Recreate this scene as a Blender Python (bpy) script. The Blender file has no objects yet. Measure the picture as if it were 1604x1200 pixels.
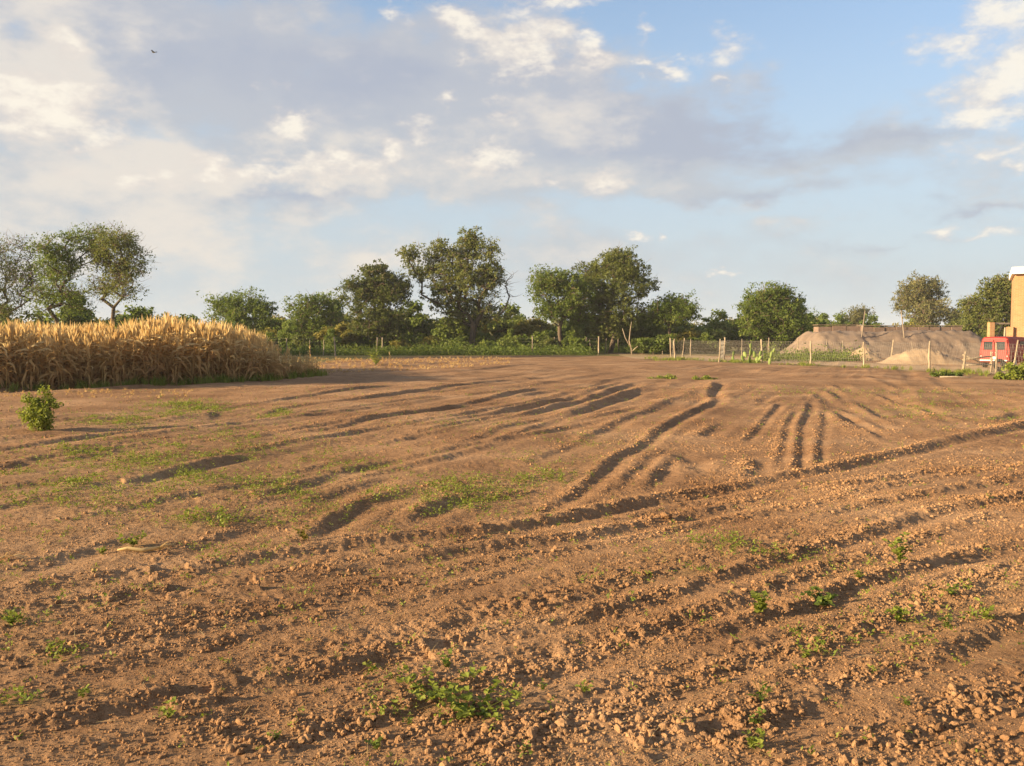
import bpy, math, random
import numpy as np
from mathutils import Vector, Matrix, Euler

R = math.radians
scene = bpy.context.scene
COL = scene.collection

# ============================================================ CAMERA, SKY, SUN
F = 1389.0            # focal length in photo pixels (photo 1604 x 1200)
HOR = 525.0           # horizon row in the photo
CAMH = 1.7
PITCH = math.atan((600 - HOR) / F)
cam_d = bpy.data.cameras.new('camera')
cam_d.sensor_width = 36.0
cam_d.lens = 36.0 * F / 1604
cam_d.clip_start = 0.05
cam_d.clip_end = 9000
cam = bpy.data.objects.new('camera', cam_d)
cam.location = (0, 0, CAMH)
cam.rotation_euler = (math.pi / 2 - PITCH, 0, 0)
COL.objects.link(cam)
scene.camera = cam

SUN_EL = R(14.0)
SUN_AZ = R(-109.0)     # measured from the view axis (+Y), clockwise; to the left and a little behind
SUN_V = Vector((math.sin(SUN_AZ) * math.cos(SUN_EL), math.cos(SUN_AZ) * math.cos(SUN_EL), math.sin(SUN_EL)))
sun_d = bpy.data.lights.new('sun', 'SUN')
sun_d.energy = 5.0
sun_d.angle = R(0.8)
sun_d.color = (1.0, 0.77, 0.46)
sun = bpy.data.objects.new('sun', sun_d)
sun.rotation_euler = SUN_V.to_track_quat('Z', 'Y').to_euler()
sun.location = SUN_V * 50
COL.objects.link(sun)

vs = scene.view_settings
vs.view_transform = 'Standard'
vs.look = 'None'
vs.gamma = 1.0
vs.use_curve_mapping = False
EXPO = 1.6
HAZE = 0.00028
vs.exposure = EXPO

def px_dir(x, y):
    cx, cy = (x - 802) / F, (600 - y) / F
    f = Vector((0, math.cos(PITCH), -math.sin(PITCH)))
    u = Vector((0, math.sin(PITCH), math.cos(PITCH)))
    return (f + Vector((1, 0, 0)) * cx + u * cy)

def gp(x, y, z=0.0):
    """a photo pixel -> the point of the flat ground it shows"""
    d = px_dir(x, y)
    t = (z - CAMH) / d.z
    return Vector((d.x * t, d.y * t, z))

def at(x, y, D):
    """a photo pixel -> the point at depth D along +Y"""
    d = px_dir(x, y)
    t = D / d.y
    return Vector((d.x * t, D, CAMH + d.z * t))

# ---- world: Nishita sky with clouds laid out by azimuth and elevation
world = bpy.data.worlds.new('World')
scene.world = world
world.use_nodes = True
wn, wl = world.node_tree.nodes, world.node_tree.links
wn.clear()

def W(kind, **kw):
    n = wn.new(kind)
    for k, v in kw.items():
        setattr(n, k, v)
    return n

def wset(sock, v):
    if isinstance(v, bpy.types.NodeSocket):
        wl.new(v, sock)
    else:
        sock.default_value = v

def wm(op, a, b=0.0, c=None, clamp=False):
    n = W('ShaderNodeMath', operation=op, use_clamp=clamp)
    wset(n.inputs[0], a); wset(n.inputs[1], b)
    if c is not None: wset(n.inputs[2], c)
    return n.outputs[0]

def wv(op, a, b=(0, 0, 0)):
    n = W('ShaderNodeVectorMath', operation=op)
    wset(n.inputs[0], a)
    if op == 'SCALE':
        wset(n.inputs['Scale'], b)
    else:
        wset(n.inputs[1], b)
    return n.outputs['Value'] if op == 'LENGTH' else n.outputs['Vector']

def wmap(v, a, b, c=0.0, d=1.0, smooth=True):
    n = W('ShaderNodeMapRange', interpolation_type='SMOOTHSTEP' if smooth else 'LINEAR')
    wset(n.inputs[0], v)
    for i, q in enumerate((a, b, c, d)):
        wset(n.inputs[1 + i], q)
    return n.outputs[0]

def wmix(f, a, b):
    n = W('ShaderNodeMix', data_type='RGBA')
    wset(n.inputs[0], f); wset(n.inputs[6], a); wset(n.inputs[7], b)
    return n.outputs[2]

def wnoise(vec, scale, detail, rough=0.55, lac=2.0):
    n = W('ShaderNodeTexNoise')
    wset(n.inputs['Vector'], vec)
    n.inputs['Scale'].default_value = scale
    n.inputs['Detail'].default_value = detail
    n.inputs['Roughness'].default_value = rough
    n.inputs['Lacunarity'].default_value = lac
    return n

def srgb(r, g, b):
    """display colour -> scene-linear radiance at this exposure"""
    o = []
    for c in (r, g, b):
        c /= 255
        c = c / 12.92 if c <= 0.04045 else ((c + 0.055) / 1.055) ** 2.4
        o.append(c / 2 ** EXPO)
    return (*o, 1.0)

sky = W('ShaderNodeTexSky', sky_type='NISHITA')
sky.sun_disc = False
sky.sun_elevation = SUN_EL
sky.sun_rotation = SUN_AZ
sky.altitude = 200
sky.air_density = 1.0
sky.dust_density = 0.6
sky.ozone_density = 2.5
SKY_STRENGTH = 0.080

tc = W('ShaderNodeTexCoord')
dirv = tc.outputs['Generated']
sep = W('ShaderNodeSeparateXYZ'); wl.new(dirv, sep.inputs[0])
az = wm('ARCTAN2', sep.outputs[0], sep.outputs[1])
el = wm('ARCSINE', sep.outputs[2])
comb = W('ShaderNodeCombineXYZ')
wset(comb.inputs[0], wm('MULTIPLY', az, F / 100)); wset(comb.inputs[1], wm('MULTIPLY', el, F / 100))
P = comb.outputs[0]                      # one unit = about 100 photo pixels
flat = wv('MULTIPLY', dirv, (1, 1, 2.0))
warpA = wv('SUBTRACT', wnoise(flat, 7.0, 4, 0.55).outputs['Color'], (0.5, 0.5, 0.5))
warpB = wv('SUBTRACT', wnoise(flat, 24.0, 4, 0.6).outputs['Color'], (0.5, 0.5, 0.5))
PG = wv('ADD', wv('ADD', P, wv('MULTIPLY', warpA, (2.6, 1.3, 0))), wv('MULTIPLY', warpB, (0.9, 0.6, 0)))
PW = wv('ADD', wv('ADD', P, wv('MULTIPLY', warpA, (0.55, 0.4, 0))), wv('MULTIPLY', warpB, (0.75, 0.6, 0)))
fb1 = wnoise(flat, 9.0, 7, 0.58).outputs[0]
fb2 = wnoise(flat, 26.0, 6, 0.62).outputs[0]

def sky_uv(x, y):
    d = px_dir(x, y).normalized()
    return math.atan2(d.x, d.y) * F / 100, math.asin(d.z) * F / 100

def blob(src, x, y, rx, ry, w=1.0):
    """a soft spot of cloud, 1 at its centre and 0 at its rim"""
    u, v = sky_uv(x, y)
    g = W('ShaderNodeTexGradient', gradient_type='SPHERICAL')
    tm = g.texture_mapping
    sx, sy = 100 / (rx * 1.6), 100 / (ry * 1.6)
    tm.scale = (sx, sy, 1.0); tm.translation = (-u * sx, -v * sy, 0.0)
    wl.new(src, g.inputs[0])
    return g.outputs['Fac']

def total(src, items):
    acc = 0.0
    for it in items:
        acc = wm('MULTIPLY_ADD', blob(src, *it), it[4], acc)
    return acc

grey_items = [   # x, y, rx, ry, weight (photo pixels)
    (190, 90, 420, 150, 1.15), (520, 150, 260, 110, 0.75), (800, 90, 170, 100, 0.75), (960, 190, 300, 95, 1.05),
    (1160, 190, 160, 60, 0.6), (520, 285, 380, 60, 0.75), (860, 265, 260, 50, 0.6), (1540, 185, 150, 80, 1.1),
    (1415, 215, 110, 22, 0.45), (330, 390, 420, 90, 0.8), (1530, 45, 90, 45, 0.5), (1210, 310, 180, 20, 0.8), (40, 200, 200, 200, 0.7),
    (1540, 325, 130, 14, 0.7), (1420, 370, 220, 16, 0.6), (900, 400, 280, 40, 0.6), (1350, 440, 380, 40, 0.6), (1250, 260, 140, 40, 0.4), (1150, 72, 60, 40, 0.35),
    (265, 222, 90, 36, -0.75), (560, 45, 70, 50, -0.35), (1260, 50, 230, 90, -0.8), (1350, 140, 130, 60, -0.5), (640, 345, 130, 30, -0.4), (1120, 345, 260, 26, -0.2),
]
light_items = [  # where the sheet is thin or sunlit and turns cream
    (50, 160, 170, 90, 1.0), (30, 40, 120, 80, 0.35), (830, 90, 90, 60, 0.7), (460, 270, 260, 40, 0.75), (330, 390, 330, 100, 0.75),
    (790, 230, 140, 45, 0.45), (930, 285, 120, 30, 0.4), (1560, 150, 90, 60, 0.7), (1530, 40, 90, 40, 0.9), (100, 70, 60, 40, 0.5), (1540, 235, 90, 18, 0.5), (960, 170, 90, 40, 0.25),
    (1130, 200, 130, 50, -0.35), (1390, 215, 120, 26, -0.5), (450, 315, 110, 18, -0.5), (330, 130, 200, 50, -0.3),
]
puff_items = [
    (45, 165, 120, 46, 1.0), (100, 68, 34, 26, 0.8), (715, 30, 52, 24, 1.0), (830, 80, 75, 40, 0.95), (930, 86, 28, 26, 1.0), (868, 4, 70, 18, 1.0),
    (1012, 42, 17, 17, 0.8), (1048, 106, 32, 15, 0.9), (1015, 102, 14, 12, 0.9), (1140, 62, 30, 20, 0.7), (1143, 84, 40, 16, 0.6), (457, 193, 27, 20, 1.0),
    (608, 240, 26, 28, 0.95), (335, 258, 30, 22, 0.95), (420, 268, 100, 20, 0.8), (520, 258, 90, 20, 0.8), (645, 208, 32, 20, 0.7), (792, 180, 28, 14, 0.8),
    (770, 252, 60, 24, 0.75), (855, 290, 22, 14, 0.8), (945, 288, 45, 20, 0.75), (1000, 376, 26, 9, 0.9), (1042, 370, 11, 10, 0.8), (1135, 428, 20, 6, 0.8),
    (1485, 364, 18, 13, 0.9), (1548, 369, 42, 9, 0.7), (1130, 124, 15, 9, 0.8), (706, 160, 20, 13, 0.8), (738, 90, 12, 16, 0.6), (121, 230, 24, 15, 0.8), (95, 265, 34, 14, 0.7),
    (240, 282, 60, 20, 0.6), (1592, 262, 22, 16, 0.9), (1545, 238, 60, 10, 0.8), (1578, 120, 52, 46, 1.0), (1530, 160, 60, 26, 0.85), (1500, 66, 60, 26, 0.9), (1560, 24, 48, 34, 0.95), (630, 8, 24, 14, 0.7), (430, 130, 24, 10, 0.5),
]
dark_items = [  # thick parts of the sheet, blue grey from below
    (1140, 195, 160, 48, 0.8), (1400, 215, 110, 20, 0.45), (330, 100, 220, 60, 0.6), (450, 315, 110, 20, 0.9), (1205, 310, 140, 16, 0.7), (570, 140, 130, 50, 0.6),
    (980, 215, 220, 34, 0.8), (1540, 325, 110, 10, 0.9), (880, 135, 150, 36, 0.7), (660, 110, 60, 24, 0.5), (1420, 372, 160, 10, 0.6), (800, 30, 60, 20, 0.4), (1490, 200, 70, 18, 0.5),
]
gsum = total(PG, grey_items)
# a broken sheet of the same cloud goes on all round the sky outside the frame
az_abs = wm('ABSOLUTE', az)
outside = wmap(az_abs, 0.62, 0.95, 0.0, 0.62)
high = wmap(el, 0.42, 0.7, 0.0, 0.55)
gsum = wm('ADD', gsum, wm('MAXIMUM', outside, high))
dens = wmap(wm('ADD', gsum, wm('MULTIPLY', wm('SUBTRACT', fb1, 0.5), 2.8)), 0.08, 1.10)
lsum = total(PG, light_items)
lit = wmap(wm('ADD', wm('ADD', lsum, wm('MULTIPLY', wm('SUBTRACT', fb1, 0.47), 2.4)), wm('MULTIPLY', wm('SUBTRACT', fb2, 0.5), 1.0)), 0.05, 1.0)
psum = 0.0
for it in puff_items:
    psum = wm('MAXIMUM', psum, wm('MULTIPLY', blob(PW, *it), it[4]))
pd = wmap(wm('MULTIPLY_ADD', wm('SUBTRACT', fb2, 0.5), 1.9, psum), 0.14, 0.95)
pd = wm('MULTIPLY', pd, wmap(psum, 0.0, 0.22))
nish = W('ShaderNodeVectorMath', operation='SCALE')
wl.new(sky.outputs[0], nish.inputs[0]); nish.inputs['Scale'].default_value = SKY_STRENGTH
grey_c = wmix(wmap(el, 0.03, 0.30), srgb(198, 205, 210), srgb(191, 195, 204))
deep = wmap(wm('MULTIPLY_ADD', wm('SUBTRACT', fb1, 0.5), 1.4, total(PG, dark_items)), 0.05, 0.9)
grey_c = wmix(wm('MULTIPLY', deep, 0.6), grey_c, srgb(170, 179, 199))
sheet = wmix(lit, grey_c, srgb(234, 226, 216))
hazy = wmix(wmap(el, 0.50, -0.02, 0.10, 0.97), nish.outputs[0], srgb(198, 208, 216))
c1 = wmix(wm('MULTIPLY', dens, 0.92), hazy, sheet)
puff_c = wmix(wmap(wm('MULTIPLY_ADD', psum, 0.35, fb2), 0.48, 0.86), srgb(218, 205, 202), srgb(255, 247, 232))
c2 = wmix(wm('MULTIPLY', pd, 0.88), c1, puff_c)
bg = W('ShaderNodeBackground'); bg.inputs['Strength'].default_value = 1.0
wl.new(c2, bg.inputs['Color'])
wo = W('ShaderNodeOutputWorld'); wl.new(bg.outputs[0], wo.inputs[0])
world.cycles.sampling_method = 'MANUAL'
world.cycles.sample_map_resolution = 512
scene.cycles.max_bounces = 5
scene.cycles.diffuse_bounces = 2
scene.cycles.transmission_bounces = 3

# ============================================================ HELPERS
rng = np.random.default_rng(7)
random.seed(7)

def _h(ix, iy, seed):
    n = (ix.astype(np.int64) * 374761393 + iy.astype(np.int64) * 668265263 + seed * 974634777) & 0xFFFFFFFF
    n = ((n ^ (n >> 13)) * 1274126177) & 0xFFFFFFFF
    n = n ^ (n >> 16)
    return (n & 0xFFFFFF) / float(0xFFFFFF)

def vnoise(x, y, seed=0):
    x0, y0 = np.floor(x), np.floor(y)
    fx, fy = x - x0, y - y0
    fx = fx * fx * fx * (fx * (fx * 6 - 15) + 10); fy = fy * fy * fy * (fy * (fy * 6 - 15) + 10)
    ix, iy = x0.astype(np.int64), y0.astype(np.int64)
    a, b = _h(ix, iy, seed), _h(ix + 1, iy, seed)
    c, d = _h(ix, iy + 1, seed), _h(ix + 1, iy + 1, seed)
    return (a + (b - a) * fx) * (1 - fy) + (c + (d - c) * fx) * fy - 0.5

def fbm(x, y, octv=4, seed=0, gain=0.5):
    s, a, t = 0, 1.0, 0
    for i in range(octv):
        s = s + a * vnoise(x * 2 ** i + 17.3 * i, y * 2 ** i - 9.1 * i, seed + i)
        t += a; a *= gain
    return s / t * 2

def sstep(v, a, b):
    t = np.clip((v - a) / (b - a), 0, 1)
    return t * t * (3 - 2 * t)

def raw_mesh(name, verts, faces, attrs=None, smooth=False):
    """verts (n,3), faces (m,k) arrays -> mesh data"""
    me = bpy.data.meshes.new(name)
    verts = np.asarray(verts, dtype=np.float32); faces = np.asarray(faces, dtype=np.int32)
    n, (m, k) = len(verts), faces.shape
    me.vertices.add(n); me.vertices.foreach_set('co', verts.ravel())
    me.loops.add(m * k); me.loops.foreach_set('vertex_index', faces.ravel())
    me.polygons.add(m); me.polygons.foreach_set('loop_start', np.arange(0, m * k, k, dtype=np.int32))
    if smooth:
        me.polygons.foreach_set('use_smooth', np.ones(m, dtype=bool))
    for an, av in (attrs or {}).items():
        a = me.attributes.new(an, 'FLOAT', 'POINT'); a.data.foreach_set('value', np.asarray(av, dtype=np.float32))
    me.update(calc_edges=True)
    return me

def link(name, data, mat=None, parent=None):
    o = bpy.data.objects.new(name, data)
    COL.objects.link(o)
    if mat is not None and data is not None and len(data.materials) == 0:
        data.materials.append(mat)
    if parent is not None:
        o.parent = parent
    return o

def empty(name, loc=(0, 0, 0), rz=0.0):
    o = bpy.data.objects.new(name, None)
    o.empty_display_size = 0.2
    COL.objects.link(o)
    o.location = loc; o.rotation_euler = (0, 0, rz)
    return o

def tag(o, label=None, cat=None, group=None, kind=None):
    if label: o['label'] = label
    if cat: o['category'] = cat
    if group: o['group'] = group
    if kind: o['kind'] = kind
    return o

def copy_tree(o, parent=None):
    c = o.copy(); COL.objects.link(c)
    if parent is not None: c.parent = parent
    for ch in list(o.children):
        copy_tree(ch, c)
    return c

class MB:
    """collects tubes, boxes, strips; build() links them as one mesh"""
    def __init__(s):
        s.v, s.f, s.t = [], [], []
    def add(s, vs_, fs_, tint=0.5):
        o = len(s.v)
        s.v.extend([tuple(q) for q in vs_]); s.f.extend([tuple(i + o for i in f) for f in fs_])
        s.t.extend([tint] * len(vs_) if not hasattr(tint, '__len__') else list(tint))
    def tube(s, pts, rad, n=6, cap=True, tint=0.5, squash=1.0):
        pts = [Vector(p) for p in pts]
        if not hasattr(rad, '__len__'): rad = [rad] * len(pts)
        vs_, fs_ = [], []
        ref = Vector((0.31, 0.9, 0.13))
        for i, p in enumerate(pts):
            d = (pts[min(i + 1, len(pts) - 1)] - pts[max(i - 1, 0)])
            d = d.normalized() if d.length > 1e-9 else Vector((0, 0, 1))
            a = d.cross(ref)
            if a.length < 0.05: a = d.cross(Vector((1, 0, 0)))
            a.normalize(); b = d.cross(a)
            for k in range(n):
                q = 2 * math.pi * k / n
                vs_.append(p + (a * math.cos(q) + b * math.sin(q) * squash) * rad[i])
        for i in range(len(pts) - 1):
            for k in range(n):
                k2 = (k + 1) % n
                fs_.append((i * n + k, i * n + k2, (i + 1) * n + k2, (i + 1) * n + k))
        if cap:
            fs_.append(tuple(range(n - 1, -1, -1))); fs_.append(tuple((len(pts) - 1) * n + k for k in range(n)))
        s.add(vs_, fs_, tint)
    def box(s, c, size, rot=None, bev=0.0, tint=0.5):
        hx, hy, hz = size[0] / 2, size[1] / 2, size[2] / 2
        m = rot.to_matrix() if rot is not None else Matrix.Identity(3)
        vs_ = []
        for z in (-hz, hz):
            for x, y in ((-hx, -hy), (hx, -hy), (hx, hy), (-hx, hy)):
                vs_.append(Vector(c) + m @ Vector((x, y, z)))
        s.add(vs_, [(3, 2, 1, 0), (4, 5, 6, 7), (0, 1, 5, 4), (1, 2, 6, 5), (2, 3, 7, 6), (3, 0, 4, 7)], tint)
    def strip(s, pts, width, up=Vector((0, 0, 1)), tint=0.5, fold=0.0):
        """a tapered blade following pts"""
        pts = [Vector(p) for p in pts]
        n = len(pts); vs_, fs_, ts = [], [], []
        for i, p in enumerate(pts):
            d = (pts[min(i + 1, n - 1)] - pts[max(i - 1, 0)]).normalized()
            sd = d.cross(up)
            if sd.length < 0.05: sd = d.cross(Vector((1, 0.3, 0)))
            sd.normalize()
            t = i / (n - 1)
            w = width * (min(1.0, 0.45 + 2.2 * t) * (1 - t ** 2.2) + 0.04)
            vs_ += [p - sd * w, p + sd * w]
            ts += [tint, tint]
        for i in range(n - 1):
            fs_.append((2 * i, 2 * i + 1, 2 * i + 3, 2 * i + 2))
        s.add(vs_, fs_, ts)
    def mesh(s, name, smooth=False):
        me = bpy.data.meshes.new(name)
        me.from_pydata(s.v, [], s.f)
        a = me.attributes.new('tint', 'FLOAT', 'POINT'); a.data.foreach_set('value', np.asarray(s.t, dtype=np.float32))
        if smooth:
            me.polygons.foreach_set('use_smooth', np.ones(len(me.polygons), dtype=bool))
        me.update()
        return me
    def build(s, name, mat, parent=None, smooth=False, bevel=0.0):
        o = link(name, s.mesh(name, smooth), mat, parent)
        if bevel:
            m = o.modifiers.new('bevel', 'BEVEL'); m.width = bevel; m.segments = 2; m.limit_method = 'ANGLE'
        return o

# ---------------------------------------------------------------- materials
def new_mat(name):
    m = bpy.data.materials.new(name); m.use_nodes = True
    nt = m.node_tree; nt.nodes.clear()
    out = nt.nodes.new('ShaderNodeOutputMaterial')
    return m, nt, out

def N(nt, kind, ins=None, **kw):
    n = nt.nodes.new(kind)
    for k, v in kw.items(): setattr(n, k, v)
    for k, v in (ins or {}).items():
        if isinstance(v, bpy.types.NodeSocket): nt.links.new(v, n.inputs[k])
        else: n.inputs[k].default_value = v
    return n

def ramp(nt, fac, stops):
    r = nt.nodes.new('ShaderNodeValToRGB')
    while len(r.color_ramp.elements) < len(stops): r.color_ramp.elements.new(0.5)
    for e, (p, c) in zip(r.color_ramp.elements, stops):
        e.position = p; e.color = (*c, 1)
    nt.links.new(fac, r.inputs[0])
    return r.outputs[0]

def mixc(nt, f, a, b, blend='MIX'):
    n = nt.nodes.new('ShaderNodeMix'); n.data_type = 'RGBA'; n.blend_type = blend
    for i, v in ((0, f), (6, a), (7, b)):
        if isinstance(v, bpy.types.NodeSocket): nt.links.new(v, n.inputs[i])
        else: n.inputs[i].default_value = v if i == 0 else (*v, 1)
    return n.outputs[2]

def solid_mat(name, c1, c2, scale=4.0, rough=0.85, bump=0.2, bscale=30.0, stretch=(1, 1, 1), spec=0.25, metal=0.0, coat=0.0):
    """two-tone noisy surface in object space"""
    m, nt, out = new_mat(name)
    tcn = N(nt, 'ShaderNodeTexCoord')
    mp = N(nt, 'ShaderNodeMapping', {'Vector': tcn.outputs['Object'], 'Scale': stretch})
    n1 = N(nt, 'ShaderNodeTexNoise', {'Vector': mp.outputs[0], 'Scale': scale, 'Detail': 6.0, 'Roughness': 0.6})
    n2 = N(nt, 'ShaderNodeTexNoise', {'Vector': mp.outputs[0], 'Scale': bscale, 'Detail': 4.0})
    col = ramp(nt, n1.outputs[0], [(0.3, c1), (0.7, c2)])
    b = N(nt, 'ShaderNodeBump', {'Strength': bump, 'Distance': 0.02, 'Height': n2.outputs[0]})
    p = N(nt, 'ShaderNodeBsdfPrincipled', {'Base Color': col, 'Roughness': rough, 'Specular IOR Level': spec, 'Metallic': metal, 'Coat Weight': coat, 'Normal': b.outputs[0]})
    nt.links.new(p.outputs[0], out.inputs[0])
    return m

def leaf_mat(name, stops, trans=0.3, tcol=None, rough=0.6):
    """leaves: per-leaf tint attribute through a ramp, partly translucent"""
    m, nt, out = new_mat(name)
    a = N(nt, 'ShaderNodeAttribute', attribute_name='tint')
    oi = N(nt, 'ShaderNodeObjectInfo')
    sh = N(nt, 'ShaderNodeMath', {0: oi.outputs['Random'], 1: 0.24, 2: -0.12}, operation='MULTIPLY_ADD')
    ad = N(nt, 'ShaderNodeMath', {0: a.outputs['Fac'], 1: sh.outputs[0]}, operation='ADD', use_clamp=True)
    col = ramp(nt, ad.outputs[0], stops)
    p = N(nt, 'ShaderNodeBsdfPrincipled', {'Base Color': col, 'Roughness': rough, 'Specular IOR Level': 0.2})
    t = N(nt, 'ShaderNodeBsdfTranslucent', {'Color': mixc(nt, 0.5, col, tcol) if tcol else col})
    mx = N(nt, 'ShaderNodeMixShader', {0: trans, 1: p.outputs[0], 2: t.outputs[0]})
    nt.links.new(mx.outputs[0], out.inputs[0])
    return m

M = {}
M['leaf_olive'] = leaf_mat('leaf_olive', [(0.0, (0.065, 0.084, 0.020)), (0.5, (0.125, 0.145, 0.036)), (1.0, (0.20, 0.20, 0.06))], 0.40, (0.26, 0.28, 0.04))
M['leaf_green'] = leaf_mat('leaf_green', [(0.0, (0.064, 0.095, 0.016)), (0.5, (0.118, 0.16, 0.028)), (1.0, (0.19, 0.21, 0.05))], 0.40, (0.24, 0.31, 0.03))
M['leaf_dark'] = leaf_mat('leaf_dark', [(0.0, (0.045, 0.062, 0.016)), (0.5, (0.088, 0.108, 0.028)), (1.0, (0.145, 0.15, 0.045))], 0.38, (0.19, 0.21, 0.03))
M['leaf_yellow'] = leaf_mat('leaf_yellow', [(0.0, (0.12, 0.11, 0.02)), (0.5, (0.20, 0.175, 0.034)), (1.0, (0.29, 0.23, 0.06))], 0.38, (0.30, 0.27, 0.03))
M['leaf_bright'] = leaf_mat('leaf_bright', [(0.0, (0.09, 0.125, 0.016)), (0.5, (0.18, 0.215, 0.032)), (1.0, (0.28, 0.29, 0.06))], 0.38, (0.30, 0.34, 0.03))
M['leaf_pale'] = leaf_mat('leaf_pale', [(0.0, (0.09, 0.095, 0.035)), (0.5, (0.155, 0.15, 0.056)), (1.0, (0.23, 0.20, 0.085))], 0.38, (0.26, 0.24, 0.07))
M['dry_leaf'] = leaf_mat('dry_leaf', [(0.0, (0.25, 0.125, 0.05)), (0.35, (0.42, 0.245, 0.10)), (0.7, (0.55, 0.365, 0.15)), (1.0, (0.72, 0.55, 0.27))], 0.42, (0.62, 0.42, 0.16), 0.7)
M['bark'] = solid_mat('bark', (0.06, 0.042, 0.030), (0.13, 0.095, 0.068), 6, 0.95, 0.5, 25, (1, 1, 0.3))
M['twig'] = solid_mat('twig', (0.13, 0.085, 0.06), (0.22, 0.15, 0.105), 8, 0.95, 0.3, 25)
M['pale_wood'] = solid_mat('pale_wood', (0.20, 0.15, 0.10), (0.40, 0.32, 0.22), 7, 0.9, 0.5, 30, (1, 1, 0.15))
M['grey_wood'] = solid_mat('grey_wood', (0.15, 0.115, 0.085), (0.30, 0.24, 0.18), 7, 0.9, 0.5, 30, (1, 1, 0.15))
M['wire'] = solid_mat('wire', (0.10, 0.085, 0.07), (0.18, 0.16, 0.14), 9, 0.6, 0.0, 30, metal=0.5)

# soil
def soil_mat(name, clod=False):
    m, nt, out = new_mat(name)
    geo = N(nt, 'ShaderNodeNewGeometry')
    pos = geo.outputs['Position']
    n1 = N(nt, 'ShaderNodeTexNoise', {'Vector': pos, 'Scale': 0.38, 'Detail': 9.0, 'Roughness': 0.66})
    n2 = N(nt, 'ShaderNodeTexNoise', {'Vector': pos, 'Scale': 9.0, 'Detail': 8.0, 'Roughness': 0.65})
    n3 = N(nt, 'ShaderNodeTexNoise', {'Vector': pos, 'Scale': 70.0, 'Detail': 6.0, 'Roughness': 0.7})
    col = ramp(nt, n1.outputs[0], [(0.34, (0.205, 0.110, 0.056)), (0.50, (0.300, 0.170, 0.087)), (0.64, (0.385, 0.230, 0.124))])
    col = mixc(nt, 0.65, col, ramp(nt, n2.outputs[0], [(0.30, (0.62, 0.60, 0.58)), (0.52, (1, 1, 1)), (0.75, (1.22, 1.24, 1.27))]), 'MULTIPLY')
    if clod:
        oi = N(nt, 'ShaderNodeObjectInfo')
        col = mixc(nt, 0.8, col, ramp(nt, oi.outputs['Random'], [(0.0, (0.80, 0.80, 0.80)), (0.6, (1.08, 1.08, 1.06)), (1.0, (1.32, 1.31, 1.28))]), 'MULTIPLY')
    else:
        col = mixc(nt, 0.55, col, ramp(nt, n3.outputs[0], [(0.32, (0.55, 0.52, 0.50)), (0.5, (1, 1, 1)), (0.72, (1.4, 1.42, 1.45))]), 'MULTIPLY')
        av = N(nt, 'ShaderNodeAttribute', attribute_name='veg')
        asd = N(nt, 'ShaderNodeAttribute', attribute_name='sand')
        vg = ramp(nt, n2.outputs[0], [(0.35, (0.09, 0.085, 0.028)), (0.65, (0.19, 0.16, 0.06))])
        sd = ramp(nt, n2.outputs[0], [(0.35, (0.38, 0.25, 0.145)), (0.65, (0.50, 0.35, 0.21))])
        col = mixc(nt, asd.outputs['Fac'], col, sd)
        col = mixc(nt, av.outputs['Fac'], col, vg)
    b1 = N(nt, 'ShaderNodeBump', {'Strength': 0.8, 'Distance': 0.045, 'Height': n2.outputs[0]})
    b2 = N(nt, 'ShaderNodeBump', {'Strength': 0.75, 'Distance': 0.012, 'Height': n3.outputs[0], 'Normal': b1.outputs[0]})
    p = N(nt, 'ShaderNodeBsdfPrincipled', {'Base Color': col, 'Roughness': 0.97, 'Specular IOR Level': 0.08, 'Normal': b2.outputs[0]})
    nt.links.new(p.outputs[0], out.inputs[0])
    return m
M['soil'] = soil_mat('soil')
M['clod'] = soil_mat('clod_soil', True)

# ============================================================ GROUND
sun_h = np.array([SUN_V.x, SUN_V.y]); sun_h /= np.linalg.norm(sun_h)

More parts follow.
